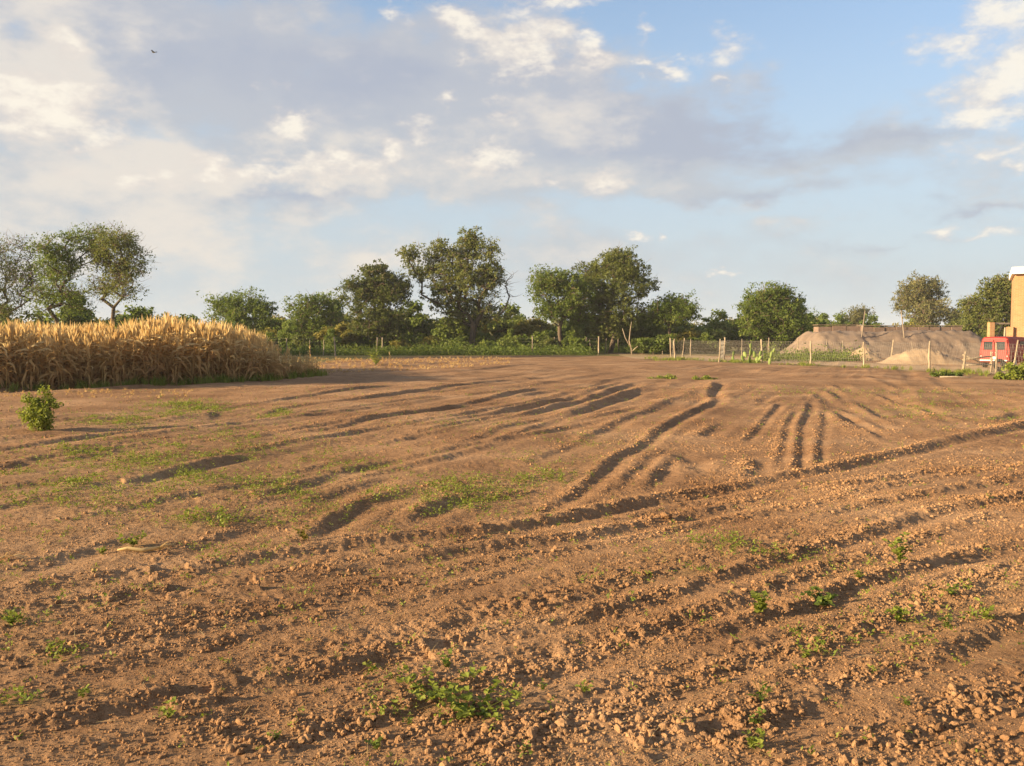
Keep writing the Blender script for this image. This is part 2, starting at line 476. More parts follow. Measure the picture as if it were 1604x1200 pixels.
# wheel ruts and furrow banks, traced along their shaded bank: (points in photo pixels, strength, width factor)
RUTS = [
    ([(-220, 950), (0, 925), (167, 905), (300, 895), (367, 884), (535, 858), (667, 840), (800, 824), (900, 806), (1017, 782), (1133, 768), (1250, 744), (1369, 720), (1469, 697), (1604, 668), (1800, 632)], 1.15, 1.0),
    ([(-220, 990), (0, 965), (133, 947), (260, 930), (400, 918), (533, 900), (677, 877), (733, 866), (833, 853), (935, 838), (1033, 817), (1136, 797), (1260, 772)], 1.05, 1.0),
    ([(843, 803), (867, 790), (940, 743), (1013, 690), (1053, 663), (1120, 630), (1115, 617), (1125, 598)], .95, .75),
    ([(440, 868), (485, 845), (533, 810), (573, 788), (622, 776), (680, 762)], 0.85, 1.25),
    ([(640, 820), (693, 789), (733, 778), (810, 772), (880, 764)], 0.9, 1.2),
    ([(380, 768), (473, 760), (550, 740), (630, 720)], 0.8, 1.2),
    ([(470, 790), (540, 768), (620, 745)], 0.8, 1.2),
    ([(-150, 755), (0, 737), (83, 718), (167, 708), (277, 692)], 0.9, 1.0),
    ([(-150, 790), (0, 773), (100, 763), (200, 762), (300, 737), (433, 707)], 1.0, 1.1),
    ([(-100, 815), (0, 803), (67, 790), (150, 783)], 0.8, 1.0),
    ([(200, 800), (300, 783), (400, 779), (470, 764), (535, 745)], 0.8, 1.1),
    ([(415, 755), (470, 742), (535, 724)], 0.7, 0.9),
    ([(-60, 900), (0, 893), (83, 880), (183, 850), (240, 835)], 0.7, 1.2),
    ([(187, 882), (240, 878), (300, 868)], 0.6, 1.0),
    ([(280, 870), (350, 842), (420, 822)], 0.7, 1.2),
    ([(0, 683), (150, 684), (290, 682)], 0.5, 0.8),
    ([(400, 632), (467, 622), (560, 610), (640, 602)], 0.9, 0.9),
    ([(330, 660), (352, 640), (410, 630)], 0.6, 0.9),
    ([(410, 650), (450, 640), (533, 628), (633, 615), (767, 598), (867, 590)], 1.0, 0.9),
    ([(470, 655), (520, 640), (560, 632)], 0.6, 0.9),
    ([(583, 643), (617, 636), (690, 626)], 0.8, 0.9),
    ([(653, 647), (700, 640), (750, 628), (793, 620), (860, 606)], 1.0, 1.0),
    ([(750, 652), (800, 641), (883, 625), (933, 610), (977, 596)], 1.0, 1.0),
    ([(817, 652), (910, 628), (967, 608), (1000, 597)], 1.0, 1.0),
    ([(867, 655), (950, 628), (987, 617), (1033, 600)], 0.9, 1.0),
    ([(880, 612), (930, 602), (960, 594)], 0.6, 0.8),
    ([(500, 670), (583, 671), (700, 666), (800, 662), (943, 652), (1075, 644)], 0.8, 0.5),
    ([(900, 662), (960, 648), (1010, 634)], 0.7, 0.9),
    ([(1073, 640), (1100, 623)], 0.7, 0.8),
    ([(1150, 638), (1200, 632), (1230, 627)], 0.8, 0.6),
    ([(1185, 632), (1213, 617)], 0.7, 0.7),
    ([(1300, 611), (1322, 628)], 0.8, 0.9),
    ([(1270, 630), (1253, 673), (1248, 741)], .85, .52),
    ([(1250, 642), (1230, 670), (1216, 740)], 0.8, 0.48),
    ([(1220, 632), (1197, 663), (1165, 692)], 0.8, 0.48),
    ([(1291, 638), (1285, 693), (1280, 733)], 0.65, 0.48),
    ([(1183, 718), (1180, 750)], 0.8, 0.9),
    ([(1072, 706), (1045, 735), (1010, 770)], 0.9, 0.9),
    ([(960, 770), (1010, 730), (1050, 700)], 0.5, 0.7),
    ([(1093, 685), (1133, 663)], 0.8, 0.9),
    ([(1078, 715), (1080, 740)], 0.8, 1.1),
    ([(1290, 634), (1346, 664), (1402, 694)], 0.9, 0.9),
    ([(1310, 633), (1356, 656), (1432, 694)], 0.8, 0.9),
    ([(1365, 616), (1409, 628), (1502, 655), (1560, 668)], 0.7, 0.9),
    ([(1480, 643), (1542, 657), (1604, 645), (1700, 636)], 0.9, 0.8),
    ([(1560, 618), (1596, 628)], 0.8, 0.9),
    ([(1386, 652), (1440, 647)], 0.7, 0.7),
    ([(1282, 765), (1402, 752), (1486, 732)], 0.7, 0.7),
    ([(-150, 1178), (0, 1150), (83, 1137), (167, 1117), (267, 1093), (333, 1083), (417, 1067), (535, 1043), (625, 1023), (708, 1013), (795, 1000), (868, 980), (968, 962), (1070, 935), (1169, 905), (1292, 865), (1402, 828), (1469, 807), (1604, 780), (1760, 750)], 0.9, 0.8),
    ([(60, 1068), (233, 1032), (300, 1018), (433, 1000)], 0.5, 0.9),
    ([(660, 1000), (768, 967), (835, 957), (935, 927), (1070, 900)], 0.6, 0.9),
    ([(180, 1200), (300, 1162), (400, 1149), (460, 1150), (535, 1134), (602, 1117), (690, 1088), (868, 1053), (965, 1030), (1070, 1009), (1169, 980), (1269, 955), (1340, 925), (1469, 888), (1604, 858), (1750, 826)], 0.95, 0.75),
    ([(818, 1139), (902, 1122), (1002, 1107), (1070, 1079), (1136, 1057), (1236, 1030), (1400, 996), (1500, 975)], 0.6, 0.7),
    ([(850, 1203), (1000, 1181), (1102, 1160), (1202, 1143), (1256, 1120), (1316, 1097), (1352, 1077), (1480, 1040), (1604, 985), (1740, 940)], 1.0, 0.8),
    ([(1330, 1190), (1450, 1150), (1560, 1110), (1700, 1060)], 0.7, 0.9),
]

# fainter old tracks that run towards the same far corner of the field
_r = random.Random(4)
for (x0, y0, vx, n_) in ((-120, 720, 1500, .5), (-60, 745, 1560, .5), (40, 830, 1700, .4), (120, 700, 1450, .5), (230, 735, 1500, .45), (330, 700, 1400, .5), (360, 800, 1500, .4), (470, 700, 1350, .5), (560, 710, 1320, .45), (620, 690, 1320, .5),
                         (700, 705, 1280, .45), (760, 700, 1260, .45), (820, 735, 1260, .4), (1380, 705, 1150, .4), (1440, 690, 1200, .5), (1500, 670, 1250, .45), (1590, 655, 1320, .4),
                         (-100, 1010, 2500, .45), (100, 1060, 2450, .4), (300, 1120, 2400, .4), (-100, 1080, 2500, .45), (500, 1190, 2300, .4), (900, 870, 2600, .45), (1000, 1000, 2450, .4), (1200, 830, 2700, .45), (1150, 1110, 2300, .4), (1300, 1060, 2400, .4)):
    pts = []
    for k in range(7):
        t = k / 6 * _r.uniform(.50, .56) if y0 < 850 else k / 6 * .42
        pts.append((x0 + (vx - x0) * t + _r.gauss(0, 5), y0 + (HOR - y0) * t + _r.gauss(0, 1.5 if y0 < 850 else 4)))
    RUTS.append((pts, n_ * (1.15 if y0 < 850 else .85), .8))

def spline(pts, step):
    p = np.array(pts)
    out = []
    for i in range(len(p) - 1):
        p0, p1, p2, p3 = p[max(i - 1, 0)], p[i], p[i + 1], p[min(i + 2, len(p) - 1)]
        n = max(2, int(np.linalg.norm(p2 - p1) / step))
        t = np.linspace(0, 1, n, endpoint=False)[:, None]
        out.append(0.5 * ((2 * p1) + (-p0 + p2) * t + (2 * p0 - 5 * p1 + 4 * p2 - p3) * t ** 2 + (-p0 + 3 * p1 - 3 * p2 + p3) * t ** 3))
    out.append(p[-1:])
    return np.concatenate(out)

RUT_LINES = []
for ri, (pts, amp, wf) in enumerate(RUTS):
    if 3 <= ri <= 29: amp, wf = amp * 0.82, wf * 0.85
    g = [tuple(gp(*q).xy) for q in pts]
    line = spline(g, 0.25)
    line = line + 0.05 * np.stack([fbm(np.arange(len(line)) * .13, np.full(len(line), ri * 3.3), 3, 50), fbm(np.arange(len(line)) * .13, np.full(len(line), ri * 5.7), 3, 60)], 1)
    RUT_LINES.append((line, amp, wf))

def rut_field(x, y):
    """height from the ruts, and how much loose soil lies there"""
    h = np.zeros_like(x); loose = np.zeros_like(x); smooth = np.zeros_like(x)
    for ri, (line, amp, wf) in enumerate(RUT_LINES):
        Dm = np.hypot(line[:, 0], line[:, 1])
        wl_ = (0.085 + 0.0066 * np.minimum(Dm, 40)) * wf
        pad = 4.0 * wl_.max()
        box = (x > line[:, 0].min() - pad) & (x < line[:, 0].max() + pad) & (y > line[:, 1].min() - pad) & (y < line[:, 1].max() + pad)
        idx = np.nonzero(box)[0]
        if len(idx) == 0: continue
        xs, ys = x[idx], y[idx]
        best = np.full(len(idx), 1e9); sgn = np.zeros(len(idx)); par = np.zeros(len(idx)); wid = np.ones(len(idx))
        L = np.concatenate([[0], np.cumsum(np.hypot(*np.diff(line, axis=0).T))])
        for k in range(len(line) - 1):
            a, b = line[k], line[k + 1]
            d = b - a; ll = np.hypot(*d)
            if ll < 1e-6: continue
            d = d / ll
            nrm = np.array([-d[1], d[0]])
            if nrm @ sun_h < 0: nrm = -nrm
            pad2 = 4.0 * wl_[k]
            sel = np.nonzero((xs > min(a[0], b[0]) - pad2) & (xs < max(a[0], b[0]) + pad2) & (ys > min(a[1], b[1]) - pad2) & (ys < max(a[1], b[1]) + pad2))[0]
            if len(sel) == 0: continue
            rx, ry = xs[sel] - a[0], ys[sel] - a[1]
            t = np.clip(rx * d[0] + ry * d[1], 0, ll)
            qx, qy = rx - t * d[0], ry - t * d[1]
            dist = np.hypot(qx, qy)
            up = dist < best[sel]
            s2 = sel[up]
            best[s2] = dist[up]
            sgn[s2] = np.where(qx[up] * nrm[0] + qy[up] * nrm[1] >= 0, 1, -1)
            par[s2] = L[k] + t[up]
            wid[s2] = wl_[k] + (wl_[k + 1] - wl_[k]) * t[up] / ll
        hit = best < 1e8
        s = best * sgn
        fade = np.minimum(1.0, np.minimum(par, L[-1] - par) / (min(9.0, 0.28 * L[-1] / wl_.mean()) * wid) + 0.02)
        mod = 1.0 + (0.3 if ri in (0, 1, 2) else 0.7) * fbm(par * 0.45, np.full_like(par, ri * 7.7), 3, 91)
        A = np.clip(amp * fade * mod, 0, 1.7) * wid * 0.36
        w = wid
        v = A * (0.62 * np.exp(-((s - 0.85 * w) / (0.75 * w)) ** 2) - 0.62 * np.exp(-((s + 0.45 * w) / (0.95 * w)) ** 2) + 0.22 * np.exp(-((s + 2.1 * w) / (0.8 * w)) ** 2))
        h[idx] += np.where(hit, v, 0)
        loose[idx] = np.maximum(loose[idx], np.where(hit, fade * np.exp(-((s - 0.8 * w) / (1.1 * w)) ** 2), 0))
        smooth[idx] = np.maximum(smooth[idx], np.where(hit, fade * np.exp(-((s + 1.25 * w) / (1.1 * w)) ** 2), 0))
    return h, loose, smooth

CA, SA = math.cos(R(38.7)), math.sin(R(38.7))
CB, SB = math.cos(R(68)), math.sin(R(68))

def ground_z(x, y, full=False):
    r = np.hypot(x, y)
    h, loose, smooth = rut_field(x, y)
    a, c = x * CA + y * SA, -x * SA + y * CA
    near = 1 - sstep(r, 45, 75)
    fore = 1 - sstep(c, 5.5, 8.5)            # the freshly harrowed foreground
    z = 0.05 * fbm(x * 0.22, y * 0.22, 3, 3) * near
    z += near * (0.028 + 0.014 * fore) * fbm(c * 1.15, a * 0.16, 4, 11)
    a2, c2 = x * CB + y * SB, -x * SB + y * CB          # older furrows beyond the long rut run more away from the viewer
    wob = c2 + 0.5 * fbm(a2 * 0.09, c2 * 0.2, 2, 19)
    patch = sstep(fbm(x * 0.13, y * 0.13, 2, 29), -0.45, 0.25)
    z += near * (1 - fore) * patch * 0.085 * fbm(wob * 1.35, a2 * 0.045, 3, 17, 0.45) * (0.6 + 0.4 * sstep(r, 8, 25))
    z += near * 0.030 * (1 - fore) * fbm(x * 0.9, y * 0.45, 3, 15)
    rough = 0.5 + 0.6 * sstep(fbm(c * 1.0, a * 0.25, 3, 23), -0.35, 0.45)
    rough = rough * (1 - 0.75 * smooth) + 0.5 * loose
    rough = rough * (0.75 + 0.25 * fore)
    z += near * 0.016 * rough * fbm(x * 4.5, y * 4.5, 4, 31, 0.62)
    z += near * 0.013 * rough * fbm(x * 19, y * 19, 3, 37, 0.65) * (1 - sstep(r, 14, 24))
    z += h
    z = z + 0.22 * fbm(x * 0.03, y * 0.03, 2, 5) * sstep(r, 60, 140)
    if full:
        return z, loose, smooth, rough
    return z

# polar sheet round the viewer's spot: fine where the photograph shows it, out to the horizon
ang = np.concatenate([np.arange(-33, 33.0001, 0.082), 33 + np.cumsum(np.linspace(0.2, 6, 48)) ])
rest = np.linspace(ang[-1], 327, 30)[1:-1]
ang = np.concatenate([ang[ang <= 180], rest[rest > ang[ang <= 180][-1] + 1]])
lead = 327 - (ang[ang > 33] - 33)
ang = np.unique(np.round(np.concatenate([ang[ang <= 180], lead[lead > 180]]), 4))
rr = [0.6, 1.0, 1.5, 2.0, 2.4]
r_ = 2.6
while r_ < 75:
    rr.append(r_)
    r_ += max(0.0125, min(0.62 * r_ * r_ / 1508, 0.0085 * r_ ** 0.8))
while r_ < 1350:
    rr.append(r_); r_ *= 1.10
rr = np.array(rr)
TH, RR = np.meshgrid(np.radians(ang), rr)
gx, gy = (RR * np.sin(TH)).ravel(), (RR * np.cos(TH)).ravel()
gz, gl, gs, grf = ground_z(gx, gy, True)
nc, nr = len(ang), len(rr)
ii = np.arange(nr - 1)[:, None] * nc; jj = np.arange(nc)[None, :]; j2 = (jj + 1) % nc
faces = np.stack([ii + jj, ii + nc + jj, ii + nc + j2, ii + j2], -1).reshape(-1, 4)[:, ::-1]

# where things grow: patches of weeds traced on the field (photo px: x, y, rx, ry, weight)
WEEDS = [(310, 815, 75, 20, 1.0), (400, 822, 40, 14, 0.7), (720, 770, 90, 26, 0.5), (840, 748, 60, 14, 0.5), (660, 790, 50, 22, 0.4), (130, 770, 60, 10, 0.8), (290, 640, 55, 12, 1.0), (190, 660, 60, 9, 0.8),
         (130, 712, 45, 8, 0.9), (250, 708, 100, 10, 0.5), (430, 645, 30, 8, 0.7), (220, 780, 120, 16, 0.4), (330, 740, 240, 60, 0.42), (520, 760, 130, 45, 0.38), (120, 760, 160, 50, .3), (100, 832, 30, 10, 0.6), (215, 855, 40, 12, 0.8),
         (1105, 855, 60, 12, 0.9), (1030, 878, 50, 9, 0.6), (1200, 880, 70, 12, 0.5), (1290, 900, 90, 20, 0.35), (980, 915, 60, 12, 0.5), (1075, 905, 40, 8, 0.6), (1420, 960, 120, 25, 0.4), (1540, 960, 90, 45, 0.6),
         (1480, 1010, 90, 30, 0.4), (1270, 1010, 40, 40, 0.4), (20, 975, 40, 12, 0.9), (60, 1020, 60, 20, 0.5), (130, 1085, 50, 12, 0.6), (30, 1098, 50, 10, 0.6), (720, 1090, 110, 30, 0.3), (210, 765, 60, 10, 0.4),
         (1040, 588, 22, 5, 0.8), (560, 815, 60, 25, 0.25), (1480, 640, 120, 14, 0.35), (1400, 610, 180, 9, 0.3), (1550, 650, 80, 12, 0.3), (950, 690, 80, 12, 0.3), (870, 720, 60, 14, 0.3), (380, 690, 80, 16, 0.35), (60, 745, 90, 14, 0.3), (720, 668, 80, 8, 0.2)]

def to_px(x, y, z=0.0):
    """ground point -> photo pixel (to test the traced patches)"""
    f = np.array([0, math.cos(PITCH), -math.sin(PITCH)]); u = np.array([0, math.sin(PITCH), math.cos(PITCH)])
    dz = z - CAMH
    dep = y * f[1] + dz * f[2]
    dep = np.where(dep > 0.1, dep, 0.1)
    return 802 + F * x / dep, 600 - F * (y * u[1] + dz * u[2]) / dep

def ground_patches(items):
    """patches on the ground: centre and half axes in metres"""
    out = []
    for x, y, rx, ry, w in items:
        c = gp(x, y); e = gp(x + rx, y); n1 = gp(x, y - ry); n0 = gp(x, y + ry)
        out.append((c.x, c.y, abs(e.x - c.x), abs(n1.y - n0.y) / 2, w))
    return out
WEED_P = ground_patches(WEEDS)

def weed_field(x, y):
    v = np.zeros_like(x)
    for cx, cy, ax, ay, w in WEED_P:
        k = cx / max(cy, 0.1)                      # patches lie along their own line of growth
        d2 = ((x - cx - (y - cy) * k) / ax) ** 2 + ((y - cy) / ay) ** 2
        v = np.maximum(v, w * np.exp(-d2))
    return v

CROP = [gp(-260, 622).xy, gp(0, 612).xy, gp(140, 607).xy, gp(300, 602).xy, gp(430, 597).xy, gp(505, 588).xy]  # front edge of the maize
FENCE_R = [(1055, 563), (1068, 563), (1127, 567), (1192, 568.5), (1269, 572.5), (1352, 576), (1455, 583), (1507, 583), (1640, 592), (1800, 604)]
fx = np.array([gp(*q).x for q in FENCE_R]); fy = np.array([gp(*q).y for q in FENCE_R])

def veg_mask(x, y):
    nz = fbm(x * 0.35, y * 0.35, 4, 71)
    az_ = x / np.maximum(y, 1)
    # the far side of the field: scrub ground beyond the fences
    edge = np.interp(az_, [-0.8, -0.45, -0.26, -0.2, -0.1, 0.1, 0.17, 0.19, 0.25, 0.5, 0.8], [29, 33, 40, 56, 68, 70, 62, 64, 72, 72, 72])
    v = sstep(y + 5 * nz, edge, edge + 7) * 0.95
    # thin grass along the near side of the right fence
    fl = np.interp(x, fx, fy)
    on = (x > 9) & (x < 40)
    v = np.maximum(v, np.where(on, np.exp(-((y - fl + 1.0) / 2.6) ** 2) * (0.55 + 0.9 * nz), 0))
    v = np.maximum(v, 0.40 * weed_field(x, y) * (0.75 + 0.7 * fbm(x * 3, y * 3, 3, 77)))
    return np.clip(v, 0, 1)

gveg = veg_mask(gx, gy)
fl = np.interp(gx, fx, fy)
gsand = np.where((gx > 9) & (gx < 60), sstep(gy, fl + 1, fl + 4) * (1 - sstep(gy + 4 * fbm(gx * .3, gy * .3, 3, 9), fl + 17, fl + 24)), 0) * 0.85
gveg = np.where(gsand > 0.3, gveg * 0.4, gveg)
gsand = np.clip(gsand, 0, 1)
# close the sheet at the viewer's feet
verts = np.stack([gx, gy, gz], 1)
me = raw_mesh('ground', verts, faces, {'veg': gveg, 'sand': gsand}, smooth=True)
ground = tag(link('ground', me, M['soil']), 'tilled reddish brown field with wheel ruts and furrows', 'field', kind='structure')

# ---- clods of earth
def clod_mesh(seed, sub):
    import bmesh
    bm = bmesh.new(); bmesh.ops.create_icosphere(bm, subdivisions=sub, radius=1.0)
    rs = random.Random(seed)
    k = [Vector((rs.uniform(-1, 1), rs.uniform(-1, 1), rs.uniform(-1, 1))).normalized() for _ in range(9)]
    cut = [rs.uniform(0.55, 0.9) for _ in k]
    for v in bm.verts:
        d = v.co.normalized(); r = 1.0
        for q, cc in zip(k, cut):
            dp = d.dot(q)
            if dp > cc: r = min(r, cc / dp)
        v.co = d * r * rs.uniform(0.88, 1.12)
        v.co.z *= 0.8
    me = bpy.data.meshes.new('clod'); bm.to_mesh(me); bm.free()
    me.materials.append(M['clod'])
    return me

def sector_points(n, r0, r1, power, amin=-34, amax=34):
    t = rng.random(n)
    r = (r0 ** power + (r1 ** power - r0 ** power) * t) ** (1 / power)
    th = np.radians(rng.uniform(amin, amax, n))
    return r * np.sin(th), r * np.cos(th)

cx, cy = sector_points(760000, 2.7, 32, 0.85)
ch, cl, csm, crf = ground_z(cx, cy, True)
ca, cc = cx * CA + cy * SA, -cx * SA + cy * CA
cfore = 1 - sstep(cc, 6.0, 9.0)
band = fbm(cc * 1.1, ca * 0.22, 4, 23)
rightp = np.maximum(np.exp(-(((cx - 3.6) / 1.6) ** 2 + ((cy - 13.5) / 2.6) ** 2)), 0.9 * np.exp(-(((cx - 5.8) / 2.4) ** 2 + ((cy - 9.5) / 2.2) ** 2)))
lumpy = np.maximum(np.exp(-(((cx - 1.9) / 0.9) ** 2 + ((cy - 3.6) / 0.5) ** 2)), np.exp(-(((cx - 0.1) / 1.6) ** 2 + ((cy - 3.75) / 0.25) ** 2)))
pr = (0.34 + 0.36 * cfore) * (0.10 + 1.05 * sstep(band, -0.25, 0.45)) + 0.5 * cl * (0.3 + 0.7 * cfore) + 0.6 * rightp + 0.35 * lumpy
pr *= 1 - 0.85 * csm
pr *= 0.55 + 0.9 * fbm(cx * 2.3, cy * 2.3, 3, 101)
keep = rng.random(len(cx)) < np.clip(pr, 0, 1) * 0.62
cx, cy, ch, cl, lump = cx[keep], cy[keep], ch[keep], cl[keep], lumpy[keep]
size = 0.0030 * (1 - rng.random(len(cx))) ** (-0.34)
size = size * (1 + 0.35 * cl + 1.1 * lump) * (1 + 0.018 * np.hypot(cx, cy))
size = np.clip(size, 0.0024, 0.017 + 0.010 * lump)
show = size / np.hypot(cx, cy)
order = np.argsort(-show)
inview = np.abs(np.arctan2(cx, cy)) < R(30.3)
big = [i for i in order if inview[i] and np.hypot(cx[i], cy[i]) > 3.45][:300]
clod_protos = [clod_mesh(s, 2) for s in range(8)]
for k, i in enumerate(big):
    o = link('clod', clod_protos[k % 8], None, ground)
    s = size[i]
    o.location = (cx[i], cy[i], ch[i] + s * 0.2)
    o.scale = (s * rng.uniform(.8, 1.35), s * rng.uniform(.8, 1.35), s * rng.uniform(.75, 1.1))
    o.rotation_euler = tuple(rng.uniform(0, 6.28, 3))
mask = np.ones(len(cx), bool); mask[big] = False
px_, py_, pz_, ps_ = cx[mask], cy[mask], ch[mask], size[mask]

def scatter_stuff(name, pts, scl, rot, n_proto, mat, seed, parent=None):
    """thousands of small clods on one object: geometry nodes put one of a few lumps on each vertex"""
    me = bpy.data.meshes.new(name)
    me.vertices.add(len(pts)); me.vertices.foreach_set('co', np.asarray(pts, np.float32).ravel())
    for an, av in (('scl', scl), ('rot', rot)):
        a = me.attributes.new(an, 'FLOAT_VECTOR', 'POINT'); a.data.foreach_set('vector', np.asarray(av, np.float32).ravel())
    o = link(name, me, mat, parent)
    ng = bpy.data.node_groups.new(name, 'GeometryNodeTree')
    ng.interface.new_socket('Geometry', in_out='INPUT', socket_type='NodeSocketGeometry')
    ng.interface.new_socket('Geometry', in_out='OUTPUT', socket_type='NodeSocketGeometry')
    gi, go = ng.nodes.new('NodeGroupInput'), ng.nodes.new('NodeGroupOutput')
    tog = ng.nodes.new('GeometryNodeGeometryToInstance')
    for k in range(n_proto):
        ico = ng.nodes.new('GeometryNodeMeshIcoSphere'); ico.inputs['Radius'].default_value = 1.0; ico.inputs['Subdivisions'].default_value = 2
        nz = ng.nodes.new('ShaderNodeTexNoise'); nz.noise_dimensions = '4D'
        nz.inputs['W'].default_value = seed + k * 7.3; nz.inputs['Scale'].default_value = 1.1; nz.inputs['Detail'].default_value = 3
        sb = ng.nodes.new('ShaderNodeVectorMath'); sb.operation = 'SUBTRACT'; sb.inputs[1].default_value = (0.5, 0.5, 0.5)
        sc_ = ng.nodes.new('ShaderNodeVectorMath'); sc_.operation = 'SCALE'; sc_.inputs['Scale'].default_value = 1.9
        sp = ng.nodes.new('GeometryNodeSetPosition'); sm = ng.nodes.new('GeometryNodeSetMaterial'); sm.inputs['Material'].default_value = mat
        ng.links.new(nz.outputs['Color'], sb.inputs[0]); ng.links.new(sb.outputs[0], sc_.inputs[0])
        ng.links.new(ico.outputs['Mesh'], sp.inputs['Geometry']); ng.links.new(sc_.outputs[0], sp.inputs['Offset'])
        ng.links.new(sp.outputs[0], sm.inputs[0]); ng.links.new(sm.outputs[0], tog.inputs[0])
    iop = ng.nodes.new('GeometryNodeInstanceOnPoints'); iop.inputs['Pick Instance'].default_value = True
    rv = ng.nodes.new('FunctionNodeRandomValue'); rv.data_type = 'INT'
    for s_ in rv.inputs:
        if s_.type == 'INT' and s_.name == 'Min': s_.default_value = 0
        if s_.type == 'INT' and s_.name == 'Max': s_.default_value = n_proto - 1
    nas = ng.nodes.new('GeometryNodeInputNamedAttribute'); nas.data_type = 'FLOAT_VECTOR'; nas.inputs[0].default_value = 'scl'
    nar = ng.nodes.new('GeometryNodeInputNamedAttribute'); nar.data_type = 'FLOAT_VECTOR'; nar.inputs[0].default_value = 'rot'
    e2r = ng.nodes.new('FunctionNodeEulerToRotation')
    ng.links.new(nar.outputs[0], e2r.inputs[0])
    ng.links.new(gi.outputs[0], iop.inputs['Points']); ng.links.new(tog.outputs[0], iop.inputs['Instance'])
    ng.links.new([q for q in rv.outputs if q.type == 'INT'][0], iop.inputs['Instance Index'])
    ng.links.new(e2r.outputs[0], iop.inputs['Rotation']); ng.links.new(nas.outputs[0], iop.inputs['Scale'])
    ng.links.new(iop.outputs[0], go.inputs[0])
    o.modifiers.new('scatter', 'NODES').node_group = ng
    return o

fx_, fy_ = sector_points(170000, 2.9, 10.5, 1.0, -32, 32)
fz_, fl_, fs_m, fr_ = ground_z(fx_, fy_, True)
kp = rng.random(len(fx_)) < np.clip(0.25 + 0.9 * fbm(fx_ * 1.7, fy_ * 1.7, 3, 301) + .4, .1, .95)
fsz = np.clip(0.0016 * (1 - rng.random(len(fx_))) ** -0.3 * (1 + .05 * fy_), .0014, .006)
px_, py_, pz_, ps_ = (np.concatenate([a_, b_[kp]]) for a_, b_ in ((px_, fx_), (py_, fy_), (pz_, fz_), (ps_, fsz)))
npts = len(px_)
sc3 = ps_[:, None] * rng.uniform(0.75, 1.35, (npts, 3))
o = scatter_stuff('soil_crumbs', np.stack([px_, py_, pz_ + ps_ * 0.15], 1), sc3, rng.uniform(0, 6.28, (npts, 3)), 7, M['clod'], 3.0, ground)
tag(o, kind='stuff')
print('clods', npts)

def zg(x, y):
    return float(ground_z(np.array([float(x)]), np.array([float(y)]))[0])

# ============================================================ TREES
def leaf_quads(cen, n_per, spread, size, tints, rs, aspect=0.55, flat_=0.0):
    """n_per leaves round each centre; returns verts, faces, tint"""
    k = len(cen)
    c = np.repeat(cen, n_per, 0); sp = np.repeat(spread, n_per)[:, None]; tt = np.repeat(tints, n_per)
    n = len(c)
    off = rs.normal(size=(n, 3)); off /= np.linalg.norm(off, axis=1)[:, None] + 1e-6
    off *= (rs.random((n, 1)) ** 0.45) * sp
    off[:, 2] *= 0.75
    p = c + off
    od = off / (np.linalg.norm(off, axis=1)[:, None] + 1e-6)
    nm = rs.normal(size=(n, 3)); nm /= np.linalg.norm(nm, axis=1)[:, None]
    nm = nm + 0.8 * od + np.array([0, 0, 0.35 + flat_]); nm /= np.linalg.norm(nm, axis=1)[:, None]   # leaves face outwards from their clump
    a = np.cross(nm, rs.normal(size=(n, 3))); a /= np.linalg.norm(a, axis=1)[:, None]
    b = np.cross(nm, a)
    s = size * rs.uniform(0.6, 1.35, (n, 1))
    q = np.stack([p - a * s, p + b * s * aspect, p + a * s, p - b * s * aspect], 1).reshape(-1, 3)
    f = np.arange(n * 4).reshape(-1, 4)
    t = np.clip(np.repeat(tt + rs.normal(size=n) * 0.14, 4), 0, 1)
    return q, f, t

def grow(rs, base, clumps, trunk_h, r_tip, max_node=1.0, lean=(0, 0)):
    """branches that reach every clump from the trunk; returns node list, parents, radii"""
    nodes = [np.array([base[0], base[1], -0.15])]; par = [-1]
    nseg = 4
    for i in range(1, nseg + 1):
        t = i / nseg
        nodes.append(np.array([base[0] + lean[0] * t + rs.normal() * 0.05 * trunk_h * .4, base[1] + lean[1] * t, trunk_h * t])); par.append(len(nodes) - 2)
    hub = nodes[-1]
    start = nseg
    order = np.argsort(np.linalg.norm(clumps - hub, axis=1))
    tips = []
    for i in order:
        c = clumps[i]
        arr = np.array(nodes[start - 1:])
        dv = c - arr
        dist = np.linalg.norm(dv, axis=1)
        back = np.linalg.norm(arr - hub, axis=1)
        cost = dist + 0.35 * back + np.where(dv[:, 2] < -0.2, 1.5, 0)
        j = int(np.argmin(cost)) + start - 1
        a = nodes[j]; L = np.linalg.norm(c - a)
        m = max(1, int(L / max_node))
        prev = j
        bend = rs.normal(size=3) * 0.10 * L
        bend[2] += 0.10 * L
        for k in range(1, m + 1):
            t = k / m
            p = a + (c - a) * t + bend * math.sin(math.pi * t) + rs.normal(size=3) * 0.03 * L * (t < 1)
            nodes.append(p); par.append(prev); prev = len(nodes) - 1
        tips.append(prev)
    rad2 = np.zeros(len(nodes))
    for t in tips: rad2[t] += r_tip ** 2.2
    for k in range(len(nodes) - 1, 0, -1):
        rad2[par[k]] += max(rad2[k], r_tip ** 2.2 * 0.4)
    return np.array(nodes), par, np.maximum(rad2, r_tip ** 2.2 * 0.4) ** (1 / 2.2)

